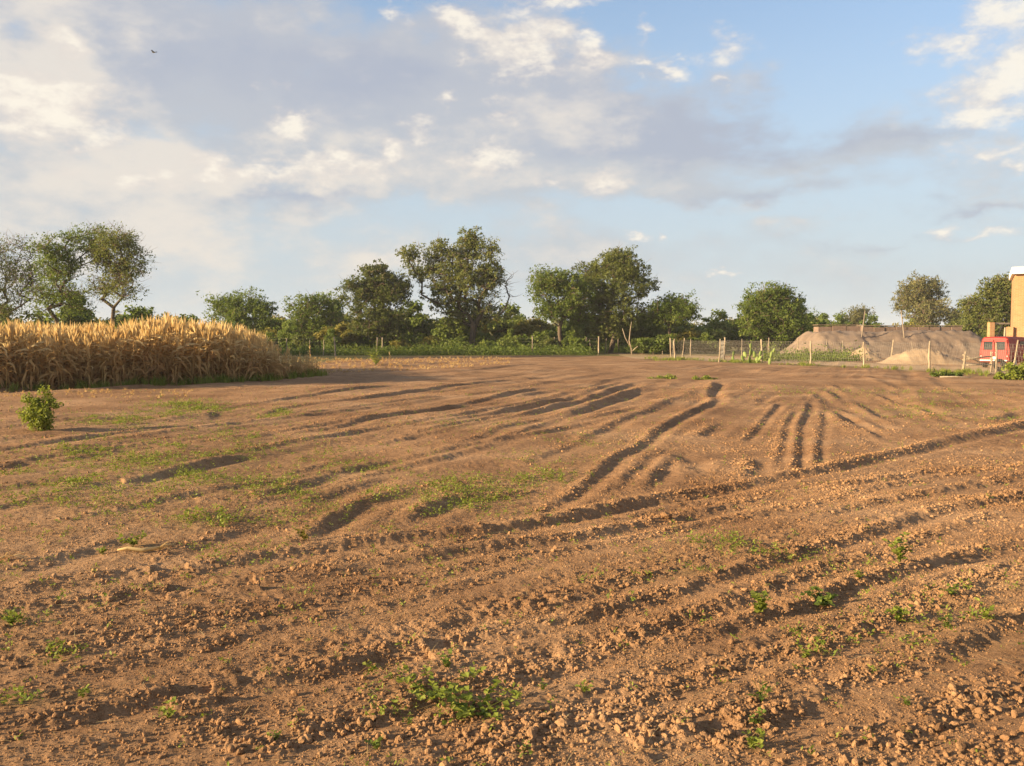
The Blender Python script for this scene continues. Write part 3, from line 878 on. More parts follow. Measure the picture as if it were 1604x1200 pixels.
def branch_mesh(nodes, par, rad, name, n=5, flare=1.25):
    V, Fc = [], []
    off = 0
    for k in range(1, len(nodes)):
        p0, p1 = nodes[par[k]], nodes[k]
        d = p1 - p0; l = np.linalg.norm(d)
        if l < 1e-5: continue
        d = d / l
        a = np.cross(d, [0.3, 0.8, 0.1]); a /= np.linalg.norm(a) + 1e-9; b = np.cross(d, a)
        q = np.arange(n) * 2 * math.pi / n
        ring = np.cos(q)[:, None] * a + np.sin(q)[:, None] * b
        r0 = min(rad[par[k]], rad[k] * 1.6); r1 = rad[k]
        if par[k] == 0: r0 = rad[0] * flare
        V.append(p0 - d * r0 * 0.3 + ring * r0); V.append(p1 + ring * r1)
        i = np.arange(n); j = (i + 1) % n
        Fc.append(np.stack([off + i, off + j, off + n + j, off + n + i], 1))
        off += 2 * n
    V = np.concatenate(V); Fc = np.concatenate(Fc)
    return raw_mesh(name, V, Fc, {'tint': np.full(len(V), 0.5)}, smooth=True)

def make_tree(name, label, basex, D, lobes, leafmat, seed, n_clump=90, leaves=110, lsize=0.10, trunk_frac=0.28, r_tip=0.022, clump_r=0.55, twigs=0, group=None, leafy=1.0, cat='tree', depth=0.8, lean_to=None):
    """a tree at depth D whose crown lobes are given in photo pixels (x, y, rx, ry[, leafiness])"""
    rs = np.random.default_rng(seed)
    b = at(basex, HOR, D)
    bz = zg(b.x, D)
    root = empty(name, (b.x, D, bz))
    k = D / F
    cl, leaf = [], []
    areas = np.array([l[2] * l[3] for l in lobes], float); areas = areas ** 0.85; areas /= areas.sum()
    for lb, ar in zip(lobes, areas):
        c = at(lb[0], lb[1], D)
        rx, rz = lb[2] * k, lb[3] * k
        lf = lb[4] if len(lb) > 4 else 1.0
        m = max(3, int(n_clump * ar))
        d = rs.normal(size=(m, 3)); d /= np.linalg.norm(d, axis=1)[:, None]
        rad = rs.random(m) ** 0.42 * 0.93
        pts = d * rad[:, None] * np.array([rx, rx * depth, rz]) + np.array([c.x - b.x, rs.normal() * rx * 0.35, c.z - bz])
        cl.append(pts); leaf.append(np.full(m, lf))
    cl = np.concatenate(cl); leaf = np.concatenate(leaf)
    ok = cl[:, 2] > 0.35
    cl, leaf = cl[ok], leaf[ok]
    top = cl[:, 2].max()
    nodes, par, rad = grow(rs, (0, 0), cl, top * trunk_frac, r_tip, max_node=top * 0.09, lean=(rs.normal() * 0.03 * top, 0))
    me = branch_mesh(nodes, par, rad, 'trunk')
    link('trunk', me, M['bark'], root)
    # fine twigs standing out of the clumps
    if twigs:
        tw_n, tw_p, tw_r = [], [], []
        for c in cl[rs.random(len(cl)) < 0.9]:
            for _ in range(twigs):
                d = rs.normal(size=3); d /= np.linalg.norm(d); d[2] = d[2] * 0.7 + 0.25
                L = clump_r * rs.uniform(0.7, 1.9)
                i0 = len(tw_n)
                tw_n += [c, c + d * L * 0.5 + rs.normal(size=3) * 0.08 * L, c + d * L]
                tw_p += [-1, i0, i0 + 1]; tw_r += [0.014, 0.010, 0.005]
        V, Fc, off = [], [], 0
        for kx in range(len(tw_n)):
            if tw_p[kx] < 0: continue
            p0, p1 = tw_n[tw_p[kx]], tw_n[kx]
            dd = p1 - p0; dd = dd / (np.linalg.norm(dd) + 1e-9)
            a = np.cross(dd, [0.2, 0.9, 0.3]); a /= np.linalg.norm(a) + 1e-9; b2 = np.cross(dd, a)
            q = np.arange(3) * 2 * math.pi / 3
            ring = np.cos(q)[:, None] * a + np.sin(q)[:, None] * b2
            V += [p0 + ring * tw_r[tw_p[kx]] * D / 62, p1 + ring * tw_r[kx] * D / 62]
            i = np.arange(3); j = (i + 1) % 3
            Fc.append(np.stack([off + i, off + j, off + 3 + j, off + 3 + i], 1)); off += 6
        link('twigs', raw_mesh('twigs', np.concatenate(V), np.concatenate(Fc), {'tint': np.full(off, 0.5)}), M['twig'], root)['kind'] = 'stuff'
    lv = cl[leaf > 0.05]; lw = leaf[leaf > 0.05]
    n_each = leaves
    tints = np.clip(0.45 + rs.normal(size=len(lv)) * 0.16, 0.05, 0.95)
    NS = 9                                    # each clump is a spray of small leafy twigs
    cr = clump_r * rs.uniform(0.6, 1.35, len(lv))
    sub = np.repeat(lv, NS, 0) + np.clip(rs.normal(size=(len(lv) * NS, 3)), -1.25, 1.25) * np.repeat(cr, NS)[:, None] * np.array([.62, .62, .5])
    sub[:, 2] = np.maximum(sub[:, 2], .2)
    n_each = max(3, leaves // NS)
    st = np.clip(np.repeat(tints, NS) + rs.normal(size=len(sub)) * .12, 0.02, .98)
    q, f, t = leaf_quads(sub, n_each, np.repeat(cr, NS) * .42 * rs.uniform(.6, 1.4, len(sub)), lsize * .9, st, rs)
    pk = np.repeat(rs.random(len(sub) * n_each) < np.repeat(np.repeat(lw, NS), n_each) * leafy, 4)
    q, t = q[pk], t[pk]
    f = np.arange(len(q)).reshape(-1, 4)
    link('crown', raw_mesh('crown', q, f, {'tint': t}), M[leafmat], root)
    tag(root, label, cat, group)
    return root

TG = 'trees along the far edge of the field'
make_tree('mesquite_tree', 'thin half bare tree cut by the left edge above the maize', -8, 64, [(2, 402, 42, 34, .6), (22, 440, 38, 34, .65), (-35, 425, 45, 50, .7), (0, 475, 55, 30, .9), (45, 392, 22, 20, .25), (45, 440, 20, 40, .6)], 'leaf_dark', 11, 150, 110, 0.075, 0.3, 0.013, 0.85, 4, TG)
make_tree('mesquite_tree', 'open crowned tree with green top behind the maize, second from left', 92, 61, [(125, 370, 32, 18), (98, 396, 34, 24), (145, 388, 26, 18), (70, 425, 26, 28, .7), (112, 422, 30, 24, .8), (80, 465, 36, 26, .7), (120, 470, 32, 28, .6)], 'leaf_green', 12, 170, 120, 0.075, 0.3, 0.013, 0.75, 3, TG)
make_tree('mesquite_tree', 'airy tree with drooping twigs and dark bare trunk behind the maize', 178, 60, [(182, 380, 34, 18), (158, 402, 20, 18, .8), (203, 408, 24, 26, .8), (178, 425, 28, 22, .7), (200, 448, 25, 24, .5), (160, 450, 18, 24, .5)], 'leaf_olive', 13, 145, 115, 0.075, 0.42, 0.013, 0.7, 4, TG)
make_tree('round_tree', 'rounded green tree standing just beyond the right half of the maize', 375, 88, [(345, 480, 34, 18), (385, 477, 34, 20), (412, 488, 20, 18), (372, 508, 56, 26)], 'leaf_green', 14, 150, 110, 0.11, 0.2, 0.016, 0.8, 1, TG)
make_tree('round_tree', 'low twin crowned green tree left of the dense dark tree', 497, 88, [(478, 480, 26, 16), (516, 477, 20, 16), (498, 505, 50, 26)], 'leaf_green', 15, 120, 105, 0.11, 0.2, 0.016, 0.8, 2, TG)
make_tree('dense_tree', 'dense dark tree beside the tallest tree, on its left', 600, 82, [(583, 438, 40, 22), (560, 460, 24, 28), (608, 465, 36, 34), (600, 505, 52, 36), (630, 450, 12, 26), (585, 423, 16, 12)], 'leaf_dark', 16, 230, 120, 0.11, 0.15, 0.018, 0.75, 2, TG)
make_tree('algarrobo_tree', 'tallest spreading tree in the middle of the tree line', 738, 84, [(740, 372, 20, 18), (730, 395, 38, 24), (690, 392, 26, 22), (642, 396, 20, 16), (660, 425, 32, 24), (712, 428, 46, 32), (766, 402, 14, 24), (752, 440, 42, 34), (700, 465, 46, 28), (768, 428, 18, 24), (735, 490, 58, 30, .75), (790, 448, 20, 34, .05), (770, 480, 30, 30, .3)], 'leaf_olive', 17, 380, 125, 0.105, 0.22, 0.02, 0.72, 2, TG)
make_tree('umbrella_tree', 'flat topped tree with a bare trunk, between the two tall trees', 878, 81, [(872, 438, 38, 19), (848, 455, 22, 14), (895, 458, 30, 26), (868, 486, 40, 16), (908, 485, 30, 24)], 'leaf_green', 18, 200, 115, 0.105, 0.32, 0.018, 0.75, 1, TG)
make_tree('dense_tree', 'tall dense tree right of the flat topped tree', 955, 84, [(962, 413, 34, 20), (928, 430, 28, 28), (987, 430, 30, 26), (1014, 446, 20, 8, .6), (958, 458, 56, 28), (955, 495, 50, 34), (975, 403, 18, 10)], 'leaf_olive', 19, 320, 120, 0.11, 0.2, 0.018, 0.75, 1, TG)
make_tree('umbrella_tree', 'small spreading tree right of the tall dense tree', 1053, 82, [(1062, 475, 28, 14), (1030, 488, 28, 18), (1050, 494, 40, 16), (1078, 485, 14, 12)], 'leaf_green', 20, 140, 100, 0.105, 0.34, 0.017, 0.72, 1, TG)
make_tree('round_tree', 'broad rounded bright green tree left of the earth mound', 1207, 82, [(1207, 468, 40, 18), (1180, 486, 28, 24), (1236, 484, 32, 22), (1208, 508, 60, 30), (1215, 460, 24, 12)], 'leaf_green', 21, 240, 125, 0.11, 0.16, 0.017, 0.78, 2, TG)
make_tree('distant_tree', 'small hazy tree rising over the far scrub beyond the earth mound', 1349, 150, [(1350, 491, 18, 8), (1340, 500, 20, 10)], 'leaf_pale', 22, 60, 80, 0.16, 0.3, 0.025, 1.0, 0, TG)
make_tree('distant_tree', 'pale rounded tree standing behind the earth mound', 1440, 118, [(1440, 448, 32, 16), (1420, 468, 25, 18), (1460, 466, 24, 20), (1440, 488, 48, 20, .8)], 'leaf_pale', 23, 170, 110, 0.135, 0.22, 0.024, 0.95, 2, TG)
make_tree('dense_tree', 'leafy tree beside the brick house at the right edge', 1562, 84, [(1557, 453, 28, 18), (1585, 460, 30, 28), (1535, 480, 26, 20), (1560, 492, 48, 28), (1572, 445, 18, 12)], 'leaf_olive', 24, 210, 120, 0.11, 0.22, 0.018, 0.75, 3, TG)

# ---- shrubs of the thicket: a few grown forms, each copied with its parts
def shrub_proto(seed, leafmat, lobes, H, n_clump, leaves, lsize, clump_r, twigs=0):
    rs = np.random.default_rng(seed)
    root = empty('shrub')
    cl = []
    for (x, z, rx, rz) in lobes:
        m = max(4, int(n_clump * rx * rz / sum(l[2] * l[3] for l in lobes)))
        d = rs.normal(size=(m, 3)); d /= np.linalg.norm(d, axis=1)[:, None]
        cl.append(d * (rs.random(m) ** 0.4 * 0.95)[:, None] * np.array([rx, rx * 0.8, rz]) + np.array([x, rs.normal() * 0.06 * H, z]))
    cl = np.concatenate(cl); cl = cl[cl[:, 2] > 0.05 * H]
    nodes, par, rad = grow(rs, (0, 0), cl, H * 0.10, min(0.014, H * 0.005), max_node=H * 0.15)
    link('stems', branch_mesh(nodes, par, rad, 'stems', 4), M['bark'], root)
    tints = np.clip(0.45 + rs.normal(size=len(cl)) * 0.17, 0.05, 0.95)
    q, f, t = leaf_quads(cl, leaves, clump_r * rs.uniform(0.7, 1.3, len(cl)), lsize, tints, rs)
    q[:, 2] = np.maximum(q[:, 2], 0.02)
    link('foliage', raw_mesh('foliage', q, f, {'tint': t}), M[leafmat], root)
    return root

PROTO = {}
for nm, seed, lm, lobes, H in (
        ('a', 41, 'leaf_green', [(0, 1.6, 1.5, 1.1), (-.9, 1.1, 1.1, .9), (1.0, 1.0, 1.1, .9), (.2, 2.4, .8, .6)], 3.0),
        ('b', 42, 'leaf_dark', [(0, 1.4, 1.6, 1.2), (.9, 2.0, .9, .8), (-1.0, .9, 1.0, .8)], 2.9),
        ('c', 43, 'leaf_yellow', [(0, 1.3, 1.4, 1.0), (-.8, 1.8, .8, .7), (.9, 1.0, 1.0, .8)], 2.6),
        ('d', 44, 'leaf_olive', [(0, 1.8, 1.2, 1.2), (-.5, 2.6, .7, .6), (.8, 1.2, 1.0, .9), (-.9, 1.0, .9, .8)], 3.2),
        ('e', 45, 'leaf_green', [(0, 1.2, 1.8, .9), (1.2, 1.3, .9, .8), (-1.3, 1.0, .9, .7)], 2.2),
        ('f', 46, 'leaf_olive', [(0, 1.0, 1.3, .8), (.6, 1.5, .8, .6)], 2.1)):
    PROTO[nm] = shrub_proto(seed, lm, lobes, H, 60, 60, 0.115, 0.42)
used = set()

def place_shrub(kind, x, y_or_D, scale, label, group, D=None, name='shrub', sz=None):
    src = PROTO[kind]
    o = src if kind not in used else copy_tree(src)
    used.add(kind)
    p = at(x, HOR, y_or_D)
    o.location = (p.x, y_or_D, zg(p.x, y_or_D) - 0.03)
    o.rotation_euler = (0, 0, rng.uniform(0, 6.28))
    o.scale = (scale * rng.uniform(.9, 1.1), scale * rng.uniform(.9, 1.1), (sz or scale) * rng.uniform(.92, 1.08))
    tag(o, label, 'shrub', group)
    return o

# shrubs one can pick out
SG = 'shrubs of the thicket behind the wire fence'
for kind, x, D, s, sz, lab in (
        ('b', 40, 66, 1.25, 1.15, 'dark shrub under the half bare tree behind the maize'),
        ('d', 118, 66, 1.1, 1.05, 'olive shrub behind the maize below the green topped tree'),
        ('b', 158, 68, 1.1, 1.1, 'dark green shrub behind the maize left of the bare trunk'),
        ('a', 212, 70, 1.25, 1.22, 'rounded shrub behind the maize right of the bare trunk'),
        ('e', 255, 72, 0.9, 1.2, 'low shrub sloping down behind the maize, left of the round tree'),
        ('c', 545, 84, 1.35, 1.3, 'yellowish shrub at the foot of the dense dark tree'),
        ('c', 508, 82, 1.2, 1.0, 'yellow green shrub behind the fence under the twin crowned tree'),
        ('c', 428, 86, 1.2, 1.05, 'dull yellow shrub beyond the right end of the maize'),
        ('c', 815, 90, 1.3, 1.25, 'yellow topped shrub between the tallest tree and the flat topped tree'),
        ('d', 1000, 92, 1.1, 1.1, 'shrub filling the gap right of the tall dense tree'),
        ('c', 1080, 90, 1.2, 0.95, 'yellow green shrub under the small spreading tree'),
        ('f', 1128, 92, 1.5, 1.6, 'rounded shrub between the small spreading tree and the broad tree'),
        ('a', 1268, 95, 1.4, 1.35, 'green shrub at the right foot of the broad rounded tree'),
        ('c', 1420, 100, 1.5, 1.35, 'yellowish shrub behind the stacked bricks under the pale tree'),
        ('d', 1515, 88, 1.25, 1.3, 'shrub left of the tree beside the brick house')):
    place_shrub(kind, x, D, s, lab, SG, sz=sz)
# the rest of the thicket: nothing in the photo tells these apart
xs_ = list(np.arange(430, 1150, 26)) + list(np.arange(-160, 330, 55)) + [1150, 1185, 1225, 1255]
for i, x in enumerate(xs_):
    kind = 'adacfeec'[int(rng.integers(0, 8))] if x < 900 else 'acefeacd'[int(rng.integers(0, 8))]
    D = (92 if x > 420 else 74) + rng.uniform(-3, 5)
    place_shrub(kind, x + rng.uniform(-10, 10), D, rng.uniform(1.25, 1.75), 'leafy shrub merging into the thicket below the tree line', 'unnamed shrubs of the thicket')
for x in list(np.arange(425, 1150, 25)):
    if 712 < x < 762 or 866 < x < 892 or 940 < x < 1000: continue
    place_shrub('acefeaec'[int(rng.integers(0, 8))], x + rng.uniform(-7, 7), 80.5 + rng.uniform(-1.2, 2.5), rng.uniform(.62, 1.0), 'low sunlit shrub in the front row of the thicket', 'low shrubs in front of the thicket')
for x in list(np.arange(1240, 1720, 42)):
    place_shrub('aefd'[int(rng.integers(0, 4))], x + rng.uniform(-12, 12), 128 + rng.uniform(-6, 10), rng.uniform(1.4, 1.8), 'far hazy shrub on the skyline beyond the earth mound', 'far shrubs beyond the mound')
for nm, p in PROTO.items():
    if nm not in used:
        for c in list(p.children): bpy.data.objects.remove(c)
        bpy.data.objects.remove(p)

def merged(name, protos, place, mat, attr=True):
    """one mesh out of many placed copies: protos = [(verts, faces, tint)], place = [(proto, x, y, z, scale, rz, dtint)]"""
    V, Fc, T, off = [], [], [], 0
    for (k, x, y, z, s, a, dt) in place:
        v, f, t = protos[k]
        ca, sa = math.cos(a), math.sin(a)
        q = np.empty_like(v)
        q[:, 0] = (v[:, 0] * ca - v[:, 1] * sa) * s + x; q[:, 1] = (v[:, 0] * sa + v[:, 1] * ca) * s + y; q[:, 2] = v[:, 2] * s + z
        V.append(q); Fc.append(f + off); T.append(np.clip(t + dt, 0, 1)); off += len(v)
    return raw_mesh(name, np.concatenate(V), np.concatenate(Fc), {'tint': np.concatenate(T)})

# far woodland that reads as one mass
rs = np.random.default_rng(5)
wx, wy = [], []
for _ in range(420):
    a = R(rs.uniform(-46, 46)); r = rs.uniform(150, 420)
    wx.append(r * math.sin(a)); wy.append(r * math.cos(a))
wx, wy = np.array(wx), np.array(wy)
cen = np.repeat(np.stack([wx, wy, np.full(len(wx), 2.6)], 1), 10, 0) + rs.normal(size=(len(wx) * 10, 3)) * np.array([2.6, 2.6, 1.15])
cen[:, 2] = np.abs(cen[:, 2])
q, f, t = leaf_quads(cen, 34, np.full(len(cen), 1.1), 0.33, np.clip(0.5 + rs.normal(size=len(cen)) * .15, 0, 1), rs)
o = link('distant_woodland', raw_mesh('distant_woodland', q, f, {'tint': t}), M['leaf_pale'])
tag(o, 'low distant woodland closing the horizon behind the trees', 'woodland', kind='stuff')

# herb layer along the foot of the thicket
def herb_protos(seed, n, nl, h, ls, flat_=0.3):
    out = []
    rs = np.random.default_rng(seed)
    for k in range(n):
        c = np.stack([rs.normal(size=nl) * h * 0.45, rs.normal(size=nl) * h * 0.45, np.abs(rs.normal(size=nl)) * h * 0.45 + 0.02], 1)
        q, f, t = leaf_quads(c, 1, np.full(nl, 0.02), ls, np.full(nl, 0.5), rs, 0.45, flat_)
        q[:, 2] = np.maximum(q[:, 2], 0.004)
        out.append((q.astype(np.float32), f, t))
    return out
hp = herb_protos(61, 6, 70, 0.75, 0.085)
pl = []
for _ in range(1500):
    x = rng.uniform(430, 1060); D = rng.uniform(74, 90)
    if 930 < x and D < 84: continue
    p = at(x, HOR, D)
    if fbm(np.array([p.x * .16]), np.array([D * .16]), 3, 211)[0] < 0.06: continue
    pl.append((int(rng.integers(0, 6)), p.x, D, 0.0, rng.uniform(0.35, 1.5), rng.uniform(0, 6.28), rng.normal() * 0.25 - .1))
for _ in range(120):      # weeds in the yard before the mound
    x = rng.uniform(1190, 1345); D = rng.uniform(56, 66)
    p = at(x, HOR, D)
    pl.append((int(rng.integers(0, 6)), p.x, D, 0.0, rng.uniform(0.4, 1.2), rng.uniform(0, 6.28), rng.normal() * 0.2))
o = link('undergrowth', merged('undergrowth', hp, pl, None), M['leaf_green'])
tag(o, 'bright green herbs along the foot of the thicket', 'undergrowth', kind='stuff')

# grass tufts: base of the maize, fence line, yard
def grass_protos(seed, n, nb, h, w=0.006):
    out = []
    rs = random.Random(seed)
    for k in range(n):
        b = MB()
        for _ in range(nb):
            a = rs.uniform(0, 6.28); l = h * rs.uniform(.5, 1.15); ln = rs.uniform(.1, .55)
            x0, y0 = rs.gauss(0, h * .22), rs.gauss(0, h * .22)
            pts = [(x0 + math.cos(a) * l * ln * t * t, y0 + math.sin(a) * l * ln * t * t, l * t * (1 - 0.25 * ln * t)) for t in (0, .5, 1)]
            b.strip(pts, w, Vector((math.sin(a), -math.cos(a), 0.3)).cross(Vector((0, 0, 1))) + Vector((0, 0, 0.4)), rs.uniform(.2, .8))
        out.append((np.array(b.v, np.float32), np.array(b.f), np.array(b.t, np.float32)))
    return out
gpz = grass_protos(71, 5, 22, 0.38, 0.014)
pl = []
for _ in range(380):      # along the maize foot
    t = rng.random() * 4.99; i = int(t); a, b = CROP[i], CROP[min(i + 1, 5)]
    q = a.lerp(b, t - i)
    dens = 0.4 if i < 2 else 1
    if rng.random() > dens: continue
    x, y = q.x + rng.normal() * .2, q.y + rng.uniform(-0.5, .4)
    pl.append((int(rng.integers(0, 5)), x, y, zg(x, y) - .01, rng.uniform(.4, 1.0), rng.uniform(0, 6.28), rng.normal() * .15))
for _ in range(900):      # fence line on the right
    x = rng.uniform(9.5, 30); y = np.interp(x, fx, fy) + rng.normal() * 1.5 - 0.2
    if fbm(np.array([x * .5]), np.array([y * .5]), 3, 123)[0] < -0.12: continue
    pl.append((int(rng.integers(0, 5)), x, y, zg(x, y) - .01, rng.uniform(.3, .75), rng.uniform(0, 6.28), rng.normal() * .2 + .1))
o = link('grass', merged('grass', gpz, pl, None), M['leaf_bright'])
tag(o, 'short green grass along the maize and the fence', 'grass', kind='stuff')
# dry stubble right of the maize
pl = []
for _ in range(1100):
    x = rng.uniform(420, 800) if rng.random() < .8 else rng.uniform(-100, 300); D = rng.uniform(38, 66)
    if x < 300: D = rng.uniform(24.0, 27.5)
    p = at(x, HOR, D)
    if x > 400 and D < 36 + (x - 430) * 0.035: continue
    pl.append((int(rng.integers(0, 5)), p.x, D, zg(p.x, D) - .01, rng.uniform(.18, .55) * (0.5 if x < 300 else 1), rng.uniform(0, 6.28), rng.normal() * .2 + .1))
o = link('dry_stubble', merged('dry_stubble', gpz, pl, None), M['dry_leaf'])
tag(o, 'straw coloured stubble on the strip between maize and thicket', 'stubble', kind='stuff')

# ============================================================ MAIZE
def maize_proto(seed, H):
    rs = random.Random(seed)
    root = empty('maize_plant')
    st = MB(); lv = MB(); ta = MB()
    bend = (rs.gauss(0, .05), rs.gauss(0, .05))
    sp = lambda t: Vector((bend[0] * t * t * H, bend[1] * t * t * H, H * t))
    st.tube([sp(t) for t in (-.03, .25, .5, .75, .93)], [.014, .013, .011, .008, .005], 5, True, 0.55)
    n = rs.randint(10, 13); az0 = rs.uniform(0, 6.28)
    for i in range(n):
        t = 0.10 + 0.80 * i / n
        az_ = az0 + i * math.pi + rs.gauss(0, .45)
        L = H * rs.uniform(.30, .44) * (1.0 if t < .7 else 0.8)
        rise = rs.uniform(.25, .75) if t > .45 else rs.uniform(-.1, .4)
        droop = rs.uniform(.6, 1.25) if t < .7 else rs.uniform(.15, .8)
        p0 = sp(t)
        pts = []
        for s in (0, .22, .45, .7, 1.0):
            o_ = L * s * (1 - .35 * s * droop)
            z = L * (rise * s - droop * s * s)
            pts.append(p0 + Vector((math.cos(az_) * o_ + rs.gauss(0, .015), math.sin(az_) * o_ + rs.gauss(0, .015), z)))
        for q in pts: q.z = max(q.z, 0.02)
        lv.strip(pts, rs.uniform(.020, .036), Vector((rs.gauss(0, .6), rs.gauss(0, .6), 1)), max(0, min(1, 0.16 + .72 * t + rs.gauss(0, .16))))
    top = sp(.92)
    for i in range(rs.randint(6, 9)):
        az_ = rs.uniform(0, 6.28); L = rs.uniform(.16, .30); sp_ = rs.uniform(.05, .55)
        pts = [top + Vector((math.cos(az_) * sp_ * L * s, math.sin(az_) * sp_ * L * s, L * (s - .25 * sp_ * s * s))) for s in (0, .5, 1)]
        ta.strip(pts, .019, Vector((rs.gauss(0, 1), rs.gauss(0, 1), .3)), rs.uniform(.75, 1))
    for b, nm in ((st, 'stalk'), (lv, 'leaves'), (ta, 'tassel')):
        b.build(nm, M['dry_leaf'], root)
    both = MB()
    for b in (st, lv, ta): both.add(b.v, b.f, b.t)
    quads = [f_ for f_ in both.f if len(f_) == 4]
    return root, (np.array(both.v, np.float32), np.array(quads), np.array(both.t, np.float32))

mz = [maize_proto(s, 1.0) for s in range(80, 87)]
crop_pts = [Vector((p.x, p.y)) for p in CROP]
seglen = [(crop_pts[i + 1] - crop_pts[i]).length for i in range(5)]
def crop_front(s):
    for i in range(5):
        if s <= seglen[i] or i == 4:
            return crop_pts[i].lerp(crop_pts[i + 1], min(1, s / seglen[i]))
        s -= seglen[i]
TOTAL = sum(seglen[:4])
def crop_height(x, y):
    px, _ = to_px(np.array([x]), np.array([y]), 1.0)
    return float(np.interp(px[0], [-250, 0, 90, 180, 260, 330, 380, 410, 440, 475, 510], [1.72, 1.72, 1.62, 1.68, 1.84, 1.74, 1.58, 1.34, 0.98, 0.72, 0.5]))
rs = np.random.default_rng(90)
front = []
# 300 plants of the front rows as individuals
while len(front) < 300:
    s = rs.uniform(seglen[0] * 0.75, TOTAL + seglen[4] * 0.95); p = crop_front(s)
    d = abs(rs.normal()) * 0.5
    nrm = Vector((-0.55, 0.83))
    q = p + nrm * d
    front.append((q.x + rs.normal() * .05, q.y + rs.normal() * .05))
for i, (x, y) in enumerate(front):
    src = mz[i % len(mz)][0]
    o = src if i < len(mz) else copy_tree(src)
    h = crop_height(x, y) * rs.uniform(.68, 1.12)
    o.location = (x, y, zg(x, y)); o.scale = (h * rs.uniform(.9, 1.1),) * 2 + (h,)
    o.rotation_euler = (rs.normal() * .09, rs.normal() * .09, rs.uniform(0, 6.28))
    tag(o, 'tall dry golden maize plant along the front edge of the crop stand', 'maize plant', 'maize plants of the front rows')
pl = []
for _ in range(1700):
    s = rs.uniform(0, TOTAL + 0.6); p = crop_front(s); d = rs.uniform(0.9, 11) ** 1.0
    q = p + Vector((-0.35, 0.94)) * d
    h = crop_height(q.x, q.y) * rs.uniform(.74, 1.16)
    pxx, _u = to_px(np.array([q.x]), np.array([q.y]), 1.0)
    if pxx[0] > 445: continue
    pl.append((int(rs.integers(0, 7)), q.x, q.y, 0.0, h, rs.uniform(0, 6.28), rs.normal() * .1 + 0.03))
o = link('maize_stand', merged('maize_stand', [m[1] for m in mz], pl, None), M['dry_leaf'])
tag(o, 'dense mass of dry golden maize behind its front rows', 'maize', kind='stuff')
# a few stray plants right of the stand
for i, (x, y, h, lab) in enumerate([(470, 592, .75, 'low clump of dry maize where the stand thins out'), (478, 591, .8, 'bent dry maize plant in the low clump by the fence'), (490, 590, .6, 'last low dry maize plant at the right end of the stand'),
                                    (486, 574, 1.0, 'single dry maize stalk standing apart behind the low clump'), (612, 577, .75, 'lone pale dry maize stalk on the stubble strip')]):
    p = gp(x, y); o = copy_tree(mz[(i * 2) % 7][0])
    o.location = (p.x, p.y, zg(p.x, p.y)); o.scale = (h * (1.1 if i < 3 else .7),) * 2 + (h,); o.rotation_euler = (.1, .05, i)
    tag(o, lab, 'maize plant', 'stray maize plants')

# ============================================================ WEEDS ON THE FIELD
wp = herb_protos(62, 8, 9, 0.042, 0.0125, 0.55)
x, y = sector_points(130000, 2.8, 30, 1.1)
wf = weed_field(x, y)
nz = fbm(x * 1.6, y * 1.6, 4, 131) + 0.5 * fbm(x * 7, y * 7, 2, 137)
pk = rng.random(len(x)) < np.clip(wf * np.where(x > 0.6, 1.0, 1.9) * sstep(nz, -0.25, 0.4) + 0.010 + 0.02 * sstep(nz, .35, .7), 0, .85)
x, y = x[pk], y[pk]; z = ground_z(x, y); wf = wf[pk]
pl = [(int(rng.integers(0, 8)), x[i], y[i], z[i], rng.uniform(.45, 1.1) * (0.8 + 0.45 * wf[i]) * (1 + 0.02 * y[i]), rng.uniform(0, 6.28), rng.normal() * .2) for i in range(len(x))]
o = link('seedling_weeds', merged('seedling_weeds', wp, pl, None), M['leaf_bright'])
tag(o, 'scattered green seedling weeds over the tilled soil', 'weeds', kind='stuff')
print('weeds', len(pl))

def weed_plant(name, label, px, py, h, spread, n_stem, n_leaf, leaf, mat='leaf_bright', upright=0.6, group='weeds sprouting in the tilled soil', seed=1, cat='weed', aspect=.42):
    p = gp(px, py); rs = random.Random(seed)
    root = empty(name, (p.x, p.y, zg(p.x, p.y) - .005))
    st, lv = MB(), MB()
    for k in range(n_stem):
        a = 6.28 * k / n_stem + rs.uniform(-.5, .5)
        out_ = spread * rs.uniform(.35, 1); hh = h * rs.uniform(.55, 1.05)
        pts = [Vector((math.cos(a) * out_ * t ** (1 + upright), math.sin(a) * out_ * t ** (1 + upright), hh * (t ** .85))) for t in (0, .33, .66, 1)]
        st.tube(pts, [max(.0016, h * .014), h * .011, h * .008, h * .004], 4, True, .4)
        for j in range(n_leaf):
            t = rs.uniform(.15, 1.0); i = min(2, int(t * 3)); q = pts[i].lerp(pts[i + 1], t * 3 - i)
            b = rs.uniform(0, 6.28); L = leaf * rs.uniform(.6, 1.25)
            d = Vector((math.cos(b), math.sin(b), rs.uniform(-.15, .7))).normalized()
            side = d.cross(Vector((rs.gauss(0, .5), rs.gauss(0, .5), 1))).normalized()
            m = q + d * L * .5 + Vector((0, 0, L * .08)); e = q + d * L + Vector((0, 0, -L * .08))
            lv.add([q, m + side * L * aspect, e, m - side * L * aspect], [(0, 1, 2, 3)], max(0, min(1, rs.gauss(.5, .2))))
    for i in range(len(lv.v)):
        if lv.v[i][2] < .004: lv.v[i] = (lv.v[i][0], lv.v[i][1], .004)
    st.build('stems', M[mat], root); lv.build('leaves', M[mat], root)
    return tag(root, label, cat, group)

